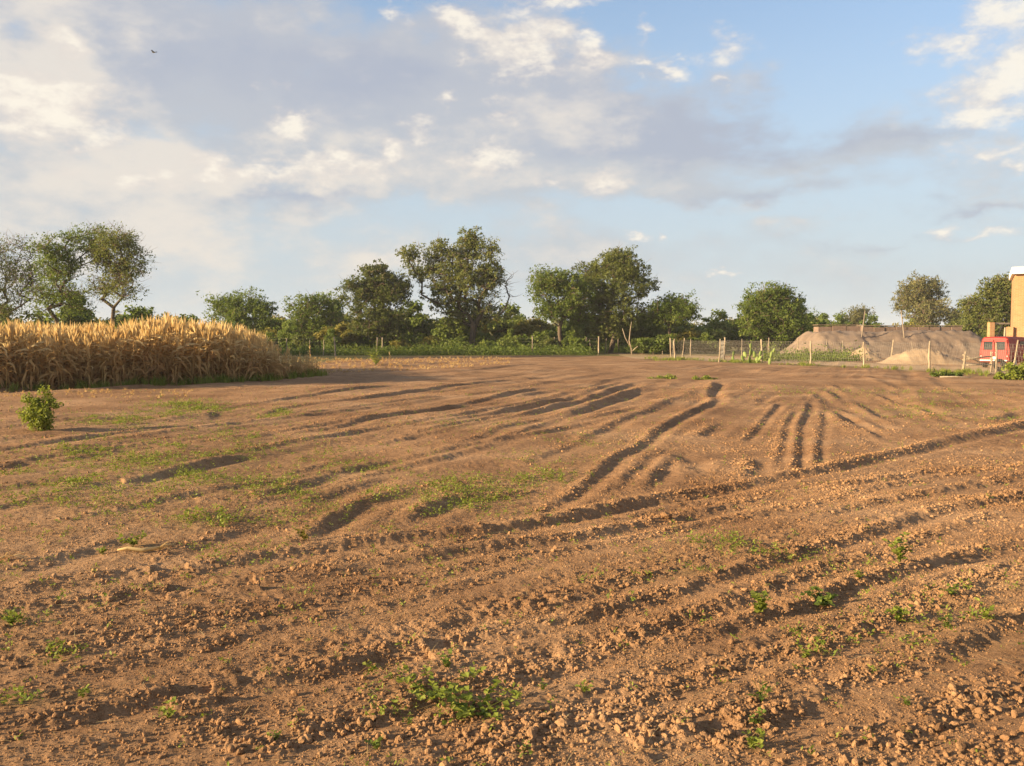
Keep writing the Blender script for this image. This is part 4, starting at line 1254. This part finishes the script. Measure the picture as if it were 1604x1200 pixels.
def ball_bush(label, px, py, lobes, mat, seed, n_clump=40, leaves=40, lsize=.03, clump_r=.09):
    """a small leafy bush; lobes in metres (x, z, rx, rz)"""
    o = shrub_proto(seed, mat, lobes, max(l[1] + l[3] for l in lobes), n_clump, leaves, lsize, clump_r)
    o.name = 'bush'; o.scale = (.9, .9, .86) if n_clump > 100 else (1, 1, 1); p = gp(px, py); o.location = (p.x, p.y, zg(p.x, p.y) - .02)
    return tag(o, label, 'bush')
ball_bush('leafy green bush standing alone on the left of the field', 64, 677, [(0, .38, .27, .32), (.05, .62, .17, .15), (-.13, .30, .2, .26), (.15, .34, .17, .26), (-.1, .55, .15, .15), (0, .13, .26, .13), (.30, .52, .07, .13), (-.24, .68, .06, .10), (.10, .82, .06, .08), (-.34, .34, .07, .10)], 'leaf_bright', 3, 120, 30, .030, .12)
weed_plant('creeping_weed', 'spreading light green weed among the foreground clods, left one of the pair', 682, 1088, .10, .30, 12, 16, .034, 'leaf_bright', .1, seed=4)
weed_plant('creeping_weed', 'spreading light green weed among the foreground clods, right one of the pair', 745, 1116, .10, .24, 12, 16, .034, 'leaf_bright', .1, seed=5)
weed_plant('sprout', 'upright bright green weed, the middle one of three right of centre', 1190, 972, .15, .07, 7, 12, .038, seed=6)
weed_plant('sprout', 'low wide dark green weed beside the upright bright one', 1290, 952, .09, .15, 10, 14, .036, 'leaf_green', .3, seed=7)
weed_plant('sprout', 'tall two tiered bright weed casting a shadow, near the right edge', 1409, 892, .22, .09, 7, 14, .042, seed=8)
weed_plant('sprout', 'weed with spiky leaves right below the tall two tiered weed', 1410, 980, .11, .09, 7, 10, .034, seed=9)
weed_plant('sprout', 'pale upright sprout on the bank of the left hollow', 476, 846, .13, .07, 5, 8, .045, 'leaf_yellow', seed=10)
weed_plant('sprout', 'small green tuft left of the fallen dry stalk', 160, 866, .07, .05, 5, 8, .03, seed=11)
weed_plant('sprout', 'leafy weed just above the fallen dry stalk', 208, 858, .12, .14, 8, 10, .035, seed=12)
weed_plant('grass_tuft', 'thin bladed seedling in the lower right of the field', 1193, 1104, .12, .10, 7, 3, .05, 'leaf_green', .4, seed=13, aspect=.12)
ball_bush('low green tuft on the far field left of the winding rut', 1046, 592, [(0, .05, .45, .09), (-.6, .03, .35, .04)], 'leaf_bright', 14, 26, 22, .04, .11)
ball_bush('low green tuft on the far field at the head of the winding rut', 1098, 594, [(0, .06, .4, .10), (.4, .03, .4, .05)], 'leaf_bright', 15, 26, 22, .04, .11)
weed_plant('grass_tuft', 'small green maize like sprout on the stubble strip', 589, 573, .75, .4, 8, 9, .3, 'leaf_bright', .5, seed=16, aspect=.12)
for i, (x, y, h, lab) in enumerate([
        (263, 1127, .08, 'small seedling in the smooth strip at lower left'), (700, 1046, .08, 'seedling just above the pair of spreading weeds'), (583, 1046, .06, 'tiny dark seedling on the clod ridge left of the spreading weeds'),
        (590, 1172, .06, 'seedling at the bottom edge left of centre, below the clod bank'), (1180, 1176, .09, 'seedling at the bottom edge right of centre, lower of two'), (1185, 1140, .07, 'seedling just above the one at the bottom edge right of centre'),
        (1262, 1036, .07, 'seedling midway between the thin bladed one and the wide dark weed'), (820, 1180, .045, 'tiny seedling at the bottom edge right of the spreading pair'), (915, 1085, .06, 'small seedling right of the spreading weeds on open soil'),
        (1490, 940, .08, 'seedling right of the tall two tiered weed, upper of the right edge group'), (1545, 985, .09, 'leafier seedling nearest the right edge'), (1480, 990, .08, 'seedling left of the leafier one at the right edge'),
        (130, 1092, .06, 'low seedling in the furrow at far lower left'), (18, 982, .08, 'seedling touching the left edge below the second rut'), (80, 1022, .06, 'seedling a little below the one at the left edge'),
        (850, 1078, .045, 'tiny sprout between the spreading weeds and the small seedling'), (1345, 918, .07, 'seedling left below the tall two tiered weed'), (640, 1130, .045, 'tiny sprout in the clods left of the spreading weeds'),
        (430, 1150, .045, 'tiny sprout on the clod bank at bottom left of centre'), (1420, 1110, .05, 'tiny sprout among the big clods at lower right')]):
    weed_plant('seedling', lab, x, y, h, h * .8, 6, 7, h * .34, ('leaf_bright', 'leaf_green')[i % 2], .3, 'seedlings between the foreground clods', 100 + i)

# shrub clump beside the van
ball_bush('low grassy bush in front of the red van', 1592, 594, [(.1, .35, .8, .45), (.6, .45, .7, .55), (-.5, .15, .5, .22)], 'leaf_bright', 31, 80, 46, .06, .16)
ball_bush('small flat bush left of the wooden gate post', 1478, 590, [(0, .08, .6, .14), (.4, .08, .4, .1)], 'leaf_green', 32, 40, 40, .05, .12)

# bits of straw and root left by the harrow
sp_ = []
_r = random.Random(12)
for k in range(10):
    b = MB(); L = _r.uniform(.03, .10); cv = _r.uniform(-.4, .4)
    b.strip([(-L, 0, .004), (0, cv * L * .5, .010), (L, cv * L, .004)], _r.uniform(.0012, .0028), Vector((0, 0, 1)), _r.uniform(.3, 1))
    sp_.append((np.array(b.v, np.float32), np.array(b.f), np.array(b.t, np.float32)))
x, y = sector_points(2600, 2.8, 16, 1.2)
z = ground_z(x, y)
pl = [(int(rng.integers(0, 10)), x[i], y[i], z[i] + .006, rng.uniform(.5, 1.4), rng.uniform(0, 6.28), rng.normal() * .2) for i in range(len(x))]
o = link('straw_litter', merged('straw_litter', sp_, pl, None), M['dry_leaf'])
tag(o, 'scraps of dry straw scattered over the tilled soil', 'straw', kind='stuff')

# fallen dry stalks
def dry_stalk(label, pts_px, w, seed):
    b = MB(); P3 = []
    for i, q in enumerate(pts_px):
        p = gp(*q); P3.append(Vector((p.x, p.y, zg(p.x, p.y) + .022)))
    root = empty('fallen_stalk', P3[0])
    loc = [p - P3[0] for p in P3]
    b.tube(loc, [w * .5] + [w] * (len(loc) - 2) + [w * .3], 7, True, .95, .7); b.build('stalk', M['dry_leaf'], root, True)
    rs = random.Random(seed); h = MB()
    for k in range(7):
        a = rs.gauss(.2, .6); L = rs.uniform(.12, .3); s = loc[-2]
        h.strip([s, s + Vector((math.cos(a) * L * .5, math.sin(a) * L * .5, .03)), s + Vector((math.cos(a) * L, math.sin(a) * L, .0))], .008, Vector((0, 0, 1)), rs.uniform(.5, .9))
    h.build('husk', M['dry_leaf'], root)
    return tag(root, label, 'stalk', 'fallen dry stalks')
dry_stalk('pale dry stalk with frayed husk lying on the soil at left', [(184, 867), (200, 865), (222, 867), (246, 863), (275, 857)], .016, 1)
dry_stalk('short pale dry stalk lying at the left picture edge', [(-6, 882), (5, 879), (18, 873)], .014, 2)

# a fist sized stone on the bank of the second rut
p = gp(1045, 812)
o = link('stone', clod_mesh(77, 2), None); o.location = (p.x, p.y, zg(p.x, p.y) + .03); o.scale = (.055, .05, .045)
tag(o, 'pale round lump of earth on the bank of the second rut', 'stone')

# ============================================================ FENCES
def post(root, x, y, h, r, lean, mat, seed):
    rs = random.Random(seed); b = MB()
    pts, rad = [], []
    ox = oy = 0
    for k in range(7):
        t = k / 6
        pts.append((x + lean[0] * h * t + ox, y + lean[1] * h * t + oy, -.1 + (h + .1) * t)); rad.append(r * .8 * rs.uniform(.8, 1.2) * (1.1 - .25 * t))
        ox += rs.gauss(0, .018); oy += rs.gauss(0, .018)
    b.tube(pts, rad, 7, True)
    return b.build('post', mat, root, True)

def wires(root, line, heights, r=.004, mesh_step=None, name='wire', seed=0):
    """sagging strands between the posts; with mesh_step also the uprights of the netting"""
    rs = random.Random(seed)
    for h in heights:
        b = MB()
        for (x0, y0), (x1, y1) in zip(line, line[1:]):
            n = 6
            b.tube([(x0 + (x1 - x0) * k / n, y0 + (y1 - y0) * k / n, h - .03 * math.sin(math.pi * k / n) + rs.gauss(0, .006)) for k in range(n + 1)], r, 3, False)
        b.build(name, M['wire'], root)
    if mesh_step:
        b = MB()
        for (x0, y0), (x1, y1) in zip(line, line[1:]):
            L = math.hypot(x1 - x0, y1 - y0); n = max(1, int(L / mesh_step))
            for k in range(n):
                t0, t1 = k / n, min(1, (k + 2.2) / n)
                top = max(heights)
                for (ta_, tb_) in ((t0, t1), (t1, t0)):
                    b.tube([(x0 + (x1 - x0) * ta_, y0 + (y1 - y0) * ta_, .04), (x0 + (x1 - x0) * tb_, y0 + (y1 - y0) * tb_, top)], r * .7, 3, False)
        o = b.build('netting', M['wire'], root); o['kind'] = 'stuff'

def fence(label, posts, heights, mat, seed, step=None, r=.004, name='wire_fence'):
    """posts: (x px, base y px, height m, radius m, lean)"""
    g0 = gp(posts[0][0], posts[0][1])
    root = empty(name, (g0.x, g0.y, 0))
    line = []
    for i, (px, py, h, rad, ln) in enumerate(posts):
        p = gp(px, py); lx, ly = p.x - g0.x, p.y - g0.y
        post(root, lx, ly, h, rad, (ln, 0), M[mat] if i % 3 else M['pale_wood'], seed * 50 + i)
        if not line or math.hypot(line[-1][0] - lx, line[-1][1] - ly) > .8: line.append((lx, ly))
    wires(root, line, heights, r, step, seed=seed)
    return tag(root, label, 'fence')
fence('wire netting fence with crooked pale posts on the right side of the field',
      [(1052, 563, 1.5, .07, -.02), (1057, 564, 1.45, .075, .04), (1068, 563.5, 1.5, .06, .05), (1126, 568, 1.45, .055, .02), (1134, 563, 1.55, .07, .0), (1192, 568.5, 1.45, .075, .03), (1270, 572.5, 1.38, .06, -.01), (1353, 576, 1.35, .05, .0), (1455.5, 583, 1.42, .062, -.02), (1507, 583, .95, .07, -.03), (1585, 590, 1.5, .045, .14), (1700, 597, 1.4, .06, 0)],
      [.12, .3, .48, .66, .84, 1.02, 1.2, 1.34], 'pale_wood', 1, .16)
fence('farther fence of thin weathered posts crossing the yard before the earth mound',
      [(1082, 558, 1.4, .05, 0), (1162, 558, 1.4, .05, .02), (1205, 559, 1.5, .06, -.02), (1250, 559.5, 1.45, .05, 0), (1294, 561, 1.4, .05, .0), (1320, 561, 1.3, .045, .03), (1395, 565, 1.4, .06, .12), (1432, 567, 1.3, .045, -.1)],
      [.2, .45, .7, .95, 1.2], 'grey_wood', 2)
fence('old wire fence of grey posts along the foot of the thicket',
      [(405, 556, 1.4, .05, 0), (449, 557, 1.45, .06, .03), (486, 557, 1.3, .05, 0), (506, 557, 1.3, .045, .04), (525, 560, 1.55, .07, -.02), (591, 556, 1.5, .075, 0), (598, 556, 1.5, .07, .02), (653, 553, 1.5, .06, -.03), (720, 553, 1.3, .045, .05), (790, 553.5, 1.4, .05, .02), (834, 556, 1.65, .07, .0), (869, 553, 1.5, .06, -.02), (905, 554, 1.6, .05, -.05), (917, 554.5, 1.5, .06, .03), (924, 555, 1.3, .05, 0), (937, 556, 1.6, .075, 0), (948, 554, 1.4, .05, .06), (969, 553, 1.35, .06, 0), (1038, 555, 1.4, .05, 0)],
      [.25, .55, .85, 1.15, 1.4], 'grey_wood', 3)
# pole gate between the fence and the van
g0 = gp(1507, 583)
root = empty('pole_gate', (g0.x + .12, g0.y + .25, 0))
for (x0, z0, x1, z1, r_) in ((0, .55, 1.35, .72, .045), (0, .30, 1.4, .34, .04), (0, .80, .9, .42, .04)):
    b = MB(); b.tube([(x0, 0, z0), ((x0 + x1) / 2, .03, (z0 + z1) / 2 + .02), (x1, .06, z1)], [r_, r_ * .9, r_ * .7], 6); b.build('rail', M['pale_wood'], root, True)
b = MB(); b.tube([(1.38, .08, -.1), (1.40, .08, .45), (1.37, .08, .95)], [.05, .05, .045], 6); b.build('post', M['pale_wood'], root, True)
tag(root, 'rough pole gate between the short fence post and the red van', 'gate')
a, b_ = gp(1472, 592), gp(1520, 593)
m = MB(); m.tube([Vector((0, 0, zg(a.x, a.y) + .05)), (b_ - a) * .5 + Vector((0, .05, zg(a.x, a.y) + .07)), (b_ - a) + Vector((0, 0, zg(b_.x, b_.y) + .05))], [.032, .03, .022], 6)
o = m.build('fallen_pole', M['grey_wood'], None, True); o.location = (a.x, a.y, 0)
tag(o, 'pale straight pole lying on the ground before the pole gate', 'pole')

# dead forked trunk at the end of the field
root_p = at(990, HOR, 79)
b = MB()
b.tube([(0, 0, -.1), (-.05, 0, .5), (-.25, 0, 1.2), (-.15, 0, 2.2), (-.05, 0, 2.9)], [.07, .065, .05, .04, .02], 6)
b.tube([(-.12, 0, .6), (-.6, .1, 1.5), (-.85, .1, 2.3)], [.05, .04, .02], 6); b.tube([(0, 0, .25), (.5, 0, .7), (.75, .1, 1.2)], [.05, .035, .02], 6)
o = b.build('dead_tree', M['pale_wood'], None, True); o.location = (root_p.x, 79, 0)
tag(o, 'pale forked dead trunk at the far end of the field', 'dead tree')

# ---- prickly pear cacti by the fence
M['cactus'] = solid_mat('cactus', (0.13, 0.18, 0.04), (0.22, 0.26, 0.075), 9, 0.6, 0.15, 40)
def cactus(label, px, py, pads, seed):
    p = gp(px, py); root = empty('prickly_pear', (p.x, p.y, zg(p.x, p.y)))
    rs = random.Random(seed)
    for (x, z, w, h, tilt) in pads:
        bvs, bfs = [], []
        n, mrow = 10, 6
        yaw = rs.uniform(-.6, .6); th = .045
        Rm = Euler((rs.uniform(-.15, .15), tilt, yaw)).to_matrix()
        for i in range(mrow + 1):
            ph = math.pi * i / mrow
            for k in range(n):
                q = 2 * math.pi * k / n
                v = Vector((math.sin(ph) * math.cos(q) * w / 2, math.sin(ph) * math.sin(q) * th, (-math.cos(ph)) * h / 2 + h / 2))
                v.x *= .75 + .25 * (v.z / h)
                bvs.append(Rm @ v + Vector((x, 0, z)))
        for i in range(mrow):
            for k in range(n):
                bfs.append((i * n + k, i * n + (k + 1) % n, (i + 1) * n + (k + 1) % n, (i + 1) * n + k))
        b = MB(); b.add(bvs, bfs); b.build('pad', M['cactus'], root, True)
    return tag(root, label, 'cactus', 'prickly pears along the fence')
cactus('small two padded prickly pear left of the big one', 1148, 567, [(0, -.05, .22, .42, 0), (.03, .33, .2, .36, .1)], 1)
cactus('tallest prickly pear with many pads beside the fence', 1173, 569, [(0, -.05, .3, .5, 0), (-.18, .3, .26, .42, -.35), (.08, .4, .28, .48, .1), (.10, .84, .22, .36, .05), (-.28, .1, .24, .4, -.5), (.25, .3, .22, .4, .5)], 2)
cactus('prickly pear with a forked top just left of a pale post', 1186, 569, [(0, -.05, .28, .45, 0), (-.12, .33, .24, .42, -.3), (.14, .33, .24, .45, .3), (.05, .1, .2, .4, .6)], 3)
cactus('slim leaning prickly pear right of the pale post', 1205, 571, [(0, -.05, .2, .45, .1), (.06, .36, .2, .42, .25), (.2, .7, .16, .26, .4)], 4)

# ============================================================ MOUNDS, BRICK STACKS
M['mound'] = solid_mat('mound', (0.145, 0.103, 0.074), (0.235, 0.170, 0.124), 1.2, 0.97, 0.9, 9)
M['sand'] = solid_mat('sand', (0.27, 0.185, 0.115), (0.37, 0.265, 0.165), 1.5, 0.97, 0.5, 14)
def mound(name, label, px, D, prof, depth, mat, seed, ny=40):
    """heap whose ridge heights follow prof: (photo x, metres)"""
    c = at(px, HOR, D)
    xs = np.array([at(q[0], HOR, D).x for q in prof]) - c.x; hs = np.array([q[1] for q in prof])
    nx = 110
    X = np.linspace(xs[0], xs[-1], nx); Y = np.linspace(-depth, depth, ny)
    XX, YY = np.meshgrid(X, Y)
    ridge = np.interp(XX, xs, hs)
    t = np.abs(YY) / depth
    Z = ridge * np.clip(1.5 - 1.6 * t, 0, 1) ** .8
    Z = Z + fbm(XX * .8 + seed, YY * .8, 4, seed) * .12 * np.clip(Z, 0, 1) + fbm(XX * 2.6 + seed, YY * 2.6, 3, seed + 9) * .16 * np.clip(Z, 0, 1)
    edge = (XX == X[0]) | (XX == X[-1]) | (YY == Y[0]) | (YY == Y[-1])
    Z = np.where(edge, -.35, Z - .06)
    v = np.stack([XX.ravel(), YY.ravel(), Z.ravel()], 1)
    i = np.arange(ny - 1)[:, None] * nx; j = np.arange(nx - 1)[None, :]
    f = np.stack([i + j, i + j + 1, i + nx + j + 1, i + nx + j], -1).reshape(-1, 4)
    o = link(name, raw_mesh(name, v, f, None, True), M[mat]); o.location = (c.x, D, 0)
    return tag(o, label, 'mound')
mound('earth_mound', 'long grey brown earth mound behind the right fence', 1390, 70, [(1222, .0), (1240, .6), (1258, 1.45), (1272, 1.95), (1330, 2.02), (1350, 1.95), (1400, 2.0), (1505, 2.05), (1525, 1.5), (1545, .5), (1560, 0)], 5.0, 'mound', 3)
mound('sand_mound', 'small pale sandy mound in front of the long earth mound', 1432, 53, [(1378, 0), (1395, .3), (1412, .72), (1440, .92), (1462, .9), (1480, .55), (1510, .12), (1525, 0)], 1.8, 'sand', 5)
mound('sand_mound', 'low sandy heap at the foot of the long mound, left of the small one', 1350, 61, [(1325, 0), (1338, .5), (1352, .95), (1366, .6), (1380, 0)], 1.5, 'sand', 8)

def brick_mat(name, c1, c2, mortar, scale=1.0):
    m, nt, out = new_mat(name)
    tcn = N(nt, 'ShaderNodeTexCoord')
    sp = N(nt, 'ShaderNodeSeparateXYZ', {0: tcn.outputs['Object']})
    ad = N(nt, 'ShaderNodeMath', {0: sp.outputs[0], 1: sp.outputs[1]}, operation='ADD')
    cb = N(nt, 'ShaderNodeCombineXYZ', {0: ad.outputs[0], 1: sp.outputs[2]})
    br = N(nt, 'ShaderNodeTexBrick', {'Vector': cb.outputs[0], 'Color1': (*c1, 1), 'Color2': (*c2, 1), 'Mortar': (*mortar, 1), 'Scale': scale, 'Mortar Size': .012, 'Brick Width': .27, 'Row Height': .075})
    n1 = N(nt, 'ShaderNodeTexNoise', {'Vector': tcn.outputs['Object'], 'Scale': 1.3, 'Detail': 6.0})
    col = mixc(nt, .6, br.outputs[0], ramp(nt, n1.outputs[0], [(.3, (.75, .73, .7)), (.7, (1.15, 1.15, 1.15))]), 'MULTIPLY')
    bp = N(nt, 'ShaderNodeBump', {'Strength': .6, 'Distance': .01, 'Height': br.outputs['Fac']}); bp.invert = True
    p = N(nt, 'ShaderNodeBsdfPrincipled', {'Base Color': col, 'Roughness': .93, 'Specular IOR Level': .1, 'Normal': bp.outputs[0]})
    nt.links.new(p.outputs[0], out.inputs[0]); return m
M['brick'] = brick_mat('brick', (.38, .180, .080), (.46, .240, .110), (.40, .28, .17))
M['raw_brick'] = brick_mat('raw_brick', (.24, .165, .13), (.30, .205, .16), (.12, .085, .065))

def stack(label, x0, x1, D, top_px, seed, dep=1.2):
    a, b_ = at(x0, top_px, D), at(x1, top_px, D)
    root = empty('brick_stack', (a.x, D, 0)); rs = random.Random(seed)
    L = b_.x - a.x; n = max(3, int(L / .9)); w = L / n
    for k in range(n):
        b = MB(); h = a.z + rs.uniform(-.06, .05)
        b.box(((k + .5) * w, rs.uniform(-.05, .05), h / 2), (w - .03, dep, h)); b.build('row', M['raw_brick'], root, bevel=.02)
    b = MB(); b.box((L / 2, 0, a.z + .10), (L + .1, dep + .15, .05), Euler((0, rs.uniform(-.004, .004), 0))); b.build('cover', M['mound'], root)
    return tag(root, label, 'brick stack')
stack('stacked raw bricks on the left behind the earth mound', 1278, 1344, 74, 511, 1)
stack('long low stack of raw bricks on the right behind the earth mound', 1347, 1502, 77, 512, 2)

# leaning pole over the mound
for px, py, h, ln, lab in ((1420, 560, 3.6, -.14, 'thin leaning pole standing before the long brick stack'), (1346, 560, 3.5, .1, 'thin pole where the two brick stacks meet')):
    p = gp(px, py); b = MB(); b.tube([(0, 0, -.2), (ln * h * .5, 0, h * .5), (ln * h, 0, h)], [.05, .045, .035], 6)
    o = b.build('pole', M['grey_wood'], None, True); o.location = (p.x, p.y, 0); tag(o, lab, 'pole')

# ============================================================ HOUSE, PORCH
M['whitewash'] = solid_mat('whitewash', (.70, .68, .63), (.82, .80, .76), 3, .8, .15, 20)
M['dark_wood'] = solid_mat('dark_wood', (.07, .05, .035), (.13, .09, .06), 5, .85, .3, 25)
M['glass'] = solid_mat('glass', (.02, .024, .028), (.05, .055, .06), 2, .12, .0, 10, spec=.5)
D = 54.0
hx = at(1587, HOR, D).x; top = at(1587, 430, D).z
root = empty('brick_house', (hx, D, 0), R(-28))
def hbox(nm, c, s, mat, bev=.0):
    b = MB(); b.box(c, s); return b.build(nm, M[mat], root, bevel=bev)
# front wall with a window opening beyond the frame, side walls, roof slab
W_, Dp = 7.0, 6.5
hbox('wall', (1.3, .15, top / 2), (2.6, .30, top), 'brick')
hbox('wall', (5.4, .15, top / 2), (3.2, .30, top), 'brick')
hbox('wall', (3.2, .15, .5), (1.198, .30, 1.0), 'brick'); hbox('wall', (3.2, .15, (2.3 + top) / 2), (1.198, .30, top - 2.3), 'brick')
w = hbox('window', (3.2, .17, 1.65), (1.19, .05, 1.29), 'glass')
for sx in (-.57, 0, .57):
    b = MB(); b.box((3.2 + sx, .12, 1.65), (.06, .05, 1.28)); b.build('frame', M['dark_wood'], w)
hbox('wall', (.15, Dp / 2 + .15, top / 2), (.30, Dp - .302, top), 'brick'); hbox('wall', (W_ - .15, Dp / 2 + .15, top / 2), (.30, Dp - .302, top), 'brick'); hbox('wall', (W_ / 2, Dp + .152, top / 2), (W_, .30, top), 'brick')
hbox('roof', (W_ / 2, Dp / 2, top + .22), (W_ + .36, Dp + .7, .42), 'whitewash', .03)
hbox('plinth', (-.19, .1, 1.1), (.37, .6, 2.2), 'brick')
tag(root, 'tall narrow brick house with white roof edge at the right edge', 'house')
# porch frame left of the house
D2 = 52.5
p0 = at(1552, HOR, D2); zt = at(1552, 505, D2).z
root = empty('porch_frame', (p0.x, D2, 0))
b = MB(); b.box((0, 0, zt / 2), (.30, .30, zt)); b.build('pillar', M['brick'], root, bevel=.01)
b = MB(); b.box((.62, 0, zt - .07), (.94, .10, .10)); b.build('beam', M['grey_wood'], root, bevel=.01)
b = MB(); b.tube([(.85, .05, 0), (.83, .05, zt * .5), (.86, .05, zt - .30)], [.06, .055, .05], 6); b.build('post', M['pale_wood'], root, True)
b = MB(); b.tube([(.30, .1, 1.2), (.55, .1, 1.9), (.72, .1, zt - .16)], [.04, .035, .03], 6); b.build('brace', M['pale_wood'], root, True)
tag(root, 'unfinished brick pillar and wooden beam beside the house', 'porch')

# ============================================================ VAN
M['red_paint'] = solid_mat('red_paint', (.21, .011, .008), (.29, .020, .014), 2.0, .5, .03, 40, spec=.3)
M['tyre'] = solid_mat('tyre', (.018, .017, .016), (.035, .033, .03), 8, .9, .2, 40)
M['steel'] = solid_mat('steel', (.30, .29, .27), (.45, .43, .40), 6, .5, .05, 30, metal=.4)
M['white_paint'] = solid_mat('white_paint', (.62, .58, .52), (.78, .74, .68), 5, .6, .05, 30)
M['lamp_red'] = solid_mat('lamp_red', (.25, .01, .008), (.35, .02, .012), 8, .2, .0, 30, spec=.5)
vp = gp(1562, 577)
van = empty('red_van', (vp.x, vp.y + .3, 0), R(-50))
VW, VH, VL = 1.46, 1.62, 3.7
# body: lofted cross sections from the rear (y = 0) to the nose (y = VL)
def sect(y, w, z0, z1, zs, wt):
    """half outline: sill, waist, roof"""
    pts = [(-w * .46, z0), (-w * .5, z0 + .10), (-w * .5, zs), (-wt * .5, z1 - .10), (-wt * .42, z1 - .02), (0, z1)]
    return [(x, y, z) for x, z in pts] + [(-x, y, z) for x, z in pts[-2::-1]]
S = [sect(0.0, VW, .34, VH - .05, .92, VW * .84), sect(.06, VW + .03, .28, VH, .92, VW * .87), sect(1.2, VW + .06, .26, VH + .02, .93, VW * .88), sect(2.3, VW + .06, .26, VH, .93, VW * .86), sect(2.75, VW + .04, .26, .98, .92, VW * .92), sect(3.55, VW, .28, .84, .75, VW * .86), sect(3.7, VW - .1, .34, .76, .66, VW * .8)]
vv, ff = [], []
k = len(S[0])
for s in S: vv += s
for i in range(len(S) - 1):
    for j in range(k - 1): ff.append((i * k + j, (i + 1) * k + j, (i + 1) * k + j + 1, i * k + j + 1))
    ff.append((i * k + k - 1, (i + 1) * k + k - 1, (i + 1) * k, i * k))
ff.append(tuple(range(k))); ff.append(tuple((len(S) - 1) * k + j for j in range(k - 1, -1, -1)))
b = MB(); b.add(vv, ff); body = b.build('body', M['red_paint'], van, bevel=.03)
def vbox(nm, c, s, mat, parent=van, bev=.008):
    b = MB(); b.box(c, s); return b.build(nm, M[mat], parent, bevel=bev)
for sx in (-1, 1):
    # rear door: panel with a window opening built from four pieces
    dr = vbox('rear_door', (sx * .32, -.025, .68), (.60, .05, .52), 'red_paint', bev=.012)
    vbox('door_frame', (sx * .32, -.025, 1.41), (.54, .05, .10), 'red_paint', dr)
    vbox('door_frame', (sx * .055, -.025, 1.15), (.07, .05, .42), 'red_paint', dr); vbox('door_frame', (sx * .56, -.025, 1.15), (.10, .05, .42), 'red_paint', dr)
    vbox('window', (sx * .30, -.012, 1.15), (.42, .02, .42), 'glass', dr, 0)
    vbox('hinge', (sx * .635, -.035, .62), (.04, .05, .08), 'steel', dr); vbox('handle', (sx * .10, -.065, .80), (.10, .03, .03), 'steel', dr)
    vbox('tail_light', (sx * .665, -.02, .62), (.07, .05, .20), 'lamp_red')
    vbox('side_window', (sx * .705, 1.75, 1.2), (.02, .8, .34), 'glass', bev=0)
    vbox('head_light', (sx * .5, 3.69, .62), (.20, .05, .14), 'white_paint')
    for wy in (.62, 2.95):
        t = MB(); t.tube([(sx * .60, wy, .29), (sx * .62, wy, .29), (sx * .76, wy, .29), (sx * .78, wy, .29)], [.25, .29, .29, .25], 20)
        ty = t.build('wheel', M['tyre'], van, True)
        t = MB(); t.tube([(sx * .75, wy, .29), (sx * .785, wy, .29), (sx * .79, wy, .29)], [.17, .17, .08], 16); t.build('rim', M['steel'], ty)
vbox('bumper', (0, -.09, .40), (1.34, .08, .07), 'white_paint', bev=.02); vbox('bumper', (0, 3.76, .40), (1.40, .10, .12), 'white_paint', bev=.02)
vbox('licence_plate', (0, -.058, .53), (.36, .014, .12), 'white_paint')
vbox('windscreen', (0, 2.56, 1.28), (1.16, .02, .40), 'glass', bev=0)
tag(van, 'small red van with twin rear windows parked before the house', 'van')
# stakes standing between fence and van, dark tyre on the ground
p = gp(1560, 585)
b = MB(); b.tube([(0, 0, -.1), (.01, 0, .7), (-.02, 0, 1.36)], [.045, .042, .036], 6); o = b.build('stake', M['pale_wood'], None, True); o.location = (p.x, p.y, 0)
tag(o, 'upright pale stake in front of the van rear doors', 'stake')
p = gp(1566, 581)
b = MB(); pts = [(math.cos(q) * .24, math.sin(q) * .07, .26 + math.sin(q) * .22) for q in np.linspace(0, 2 * math.pi, 19)]
b.tube(pts, .085, 8, False); o = b.build('old_tyre', M['tyre'], None, True); o.location = (p.x, p.y, 0.02)
tag(o, 'dark old tyre leaning below the van bumper', 'tyre')

# ============================================================ BIRD
bp_ = at(241, 82, 62)
M['bird'] = solid_mat('bird', (.03, .028, .027), (.06, .055, .05), 20, .7, .1, 60)
b = MB()
b.tube([(0, .17, .0), (0, .12, .005), (0, .05, .0), (0, -.06, -.005), (0, -.15, .0), (0, -.24, .0)], [.006, .028, .042, .04, .018, .026], 8, True, .5, .8)
for sx in (-1, 1):
    prof = [(0, .07, -.07, .01), (.10, .09, -.05, .05), (.19, .06, -.04, .08), (.27, .0, -.04, .07)]
    vs_ = []
    for x, y0, y1, z in prof: vs_ += [(sx * x, y0, z + .006), (sx * x, y1, z + .004), (sx * x, y0, z - .006), (sx * x, y1, z - .004)]
    fs_ = []
    for i in range(3):
        q = i * 4
        fs_ += [(q, q + 1, q + 5, q + 4), (q + 2, q + 6, q + 7, q + 3), (q, q + 4, q + 6, q + 2), (q + 1, q + 3, q + 7, q + 5)]
    fs_.append((12, 13, 15, 14)); b.add(vs_, fs_)
o = b.build('bird', M['bird'], None, True); o.location = bp_; o.rotation_euler = (0, 0, R(70))
tag(o, 'small dark bird flying in the upper left sky', 'bird')

# ============================================================ HAZE
hm, hnt, hout = new_mat('haze')
pv = N(hnt, 'ShaderNodeVolumePrincipled', {'Color': (0.93, 0.94, 0.96, 1), 'Density': HAZE, 'Anisotropy': 0.0})
hnt.links.new(pv.outputs[0], hout.inputs['Volume'])
b = MB(); b.box((0, 0, 11.0), (2800, 2800, 26.0))
o = b.build('haze', hm)
tag(o, 'thin warm evening haze over the whole field', 'haze', kind='stuff')
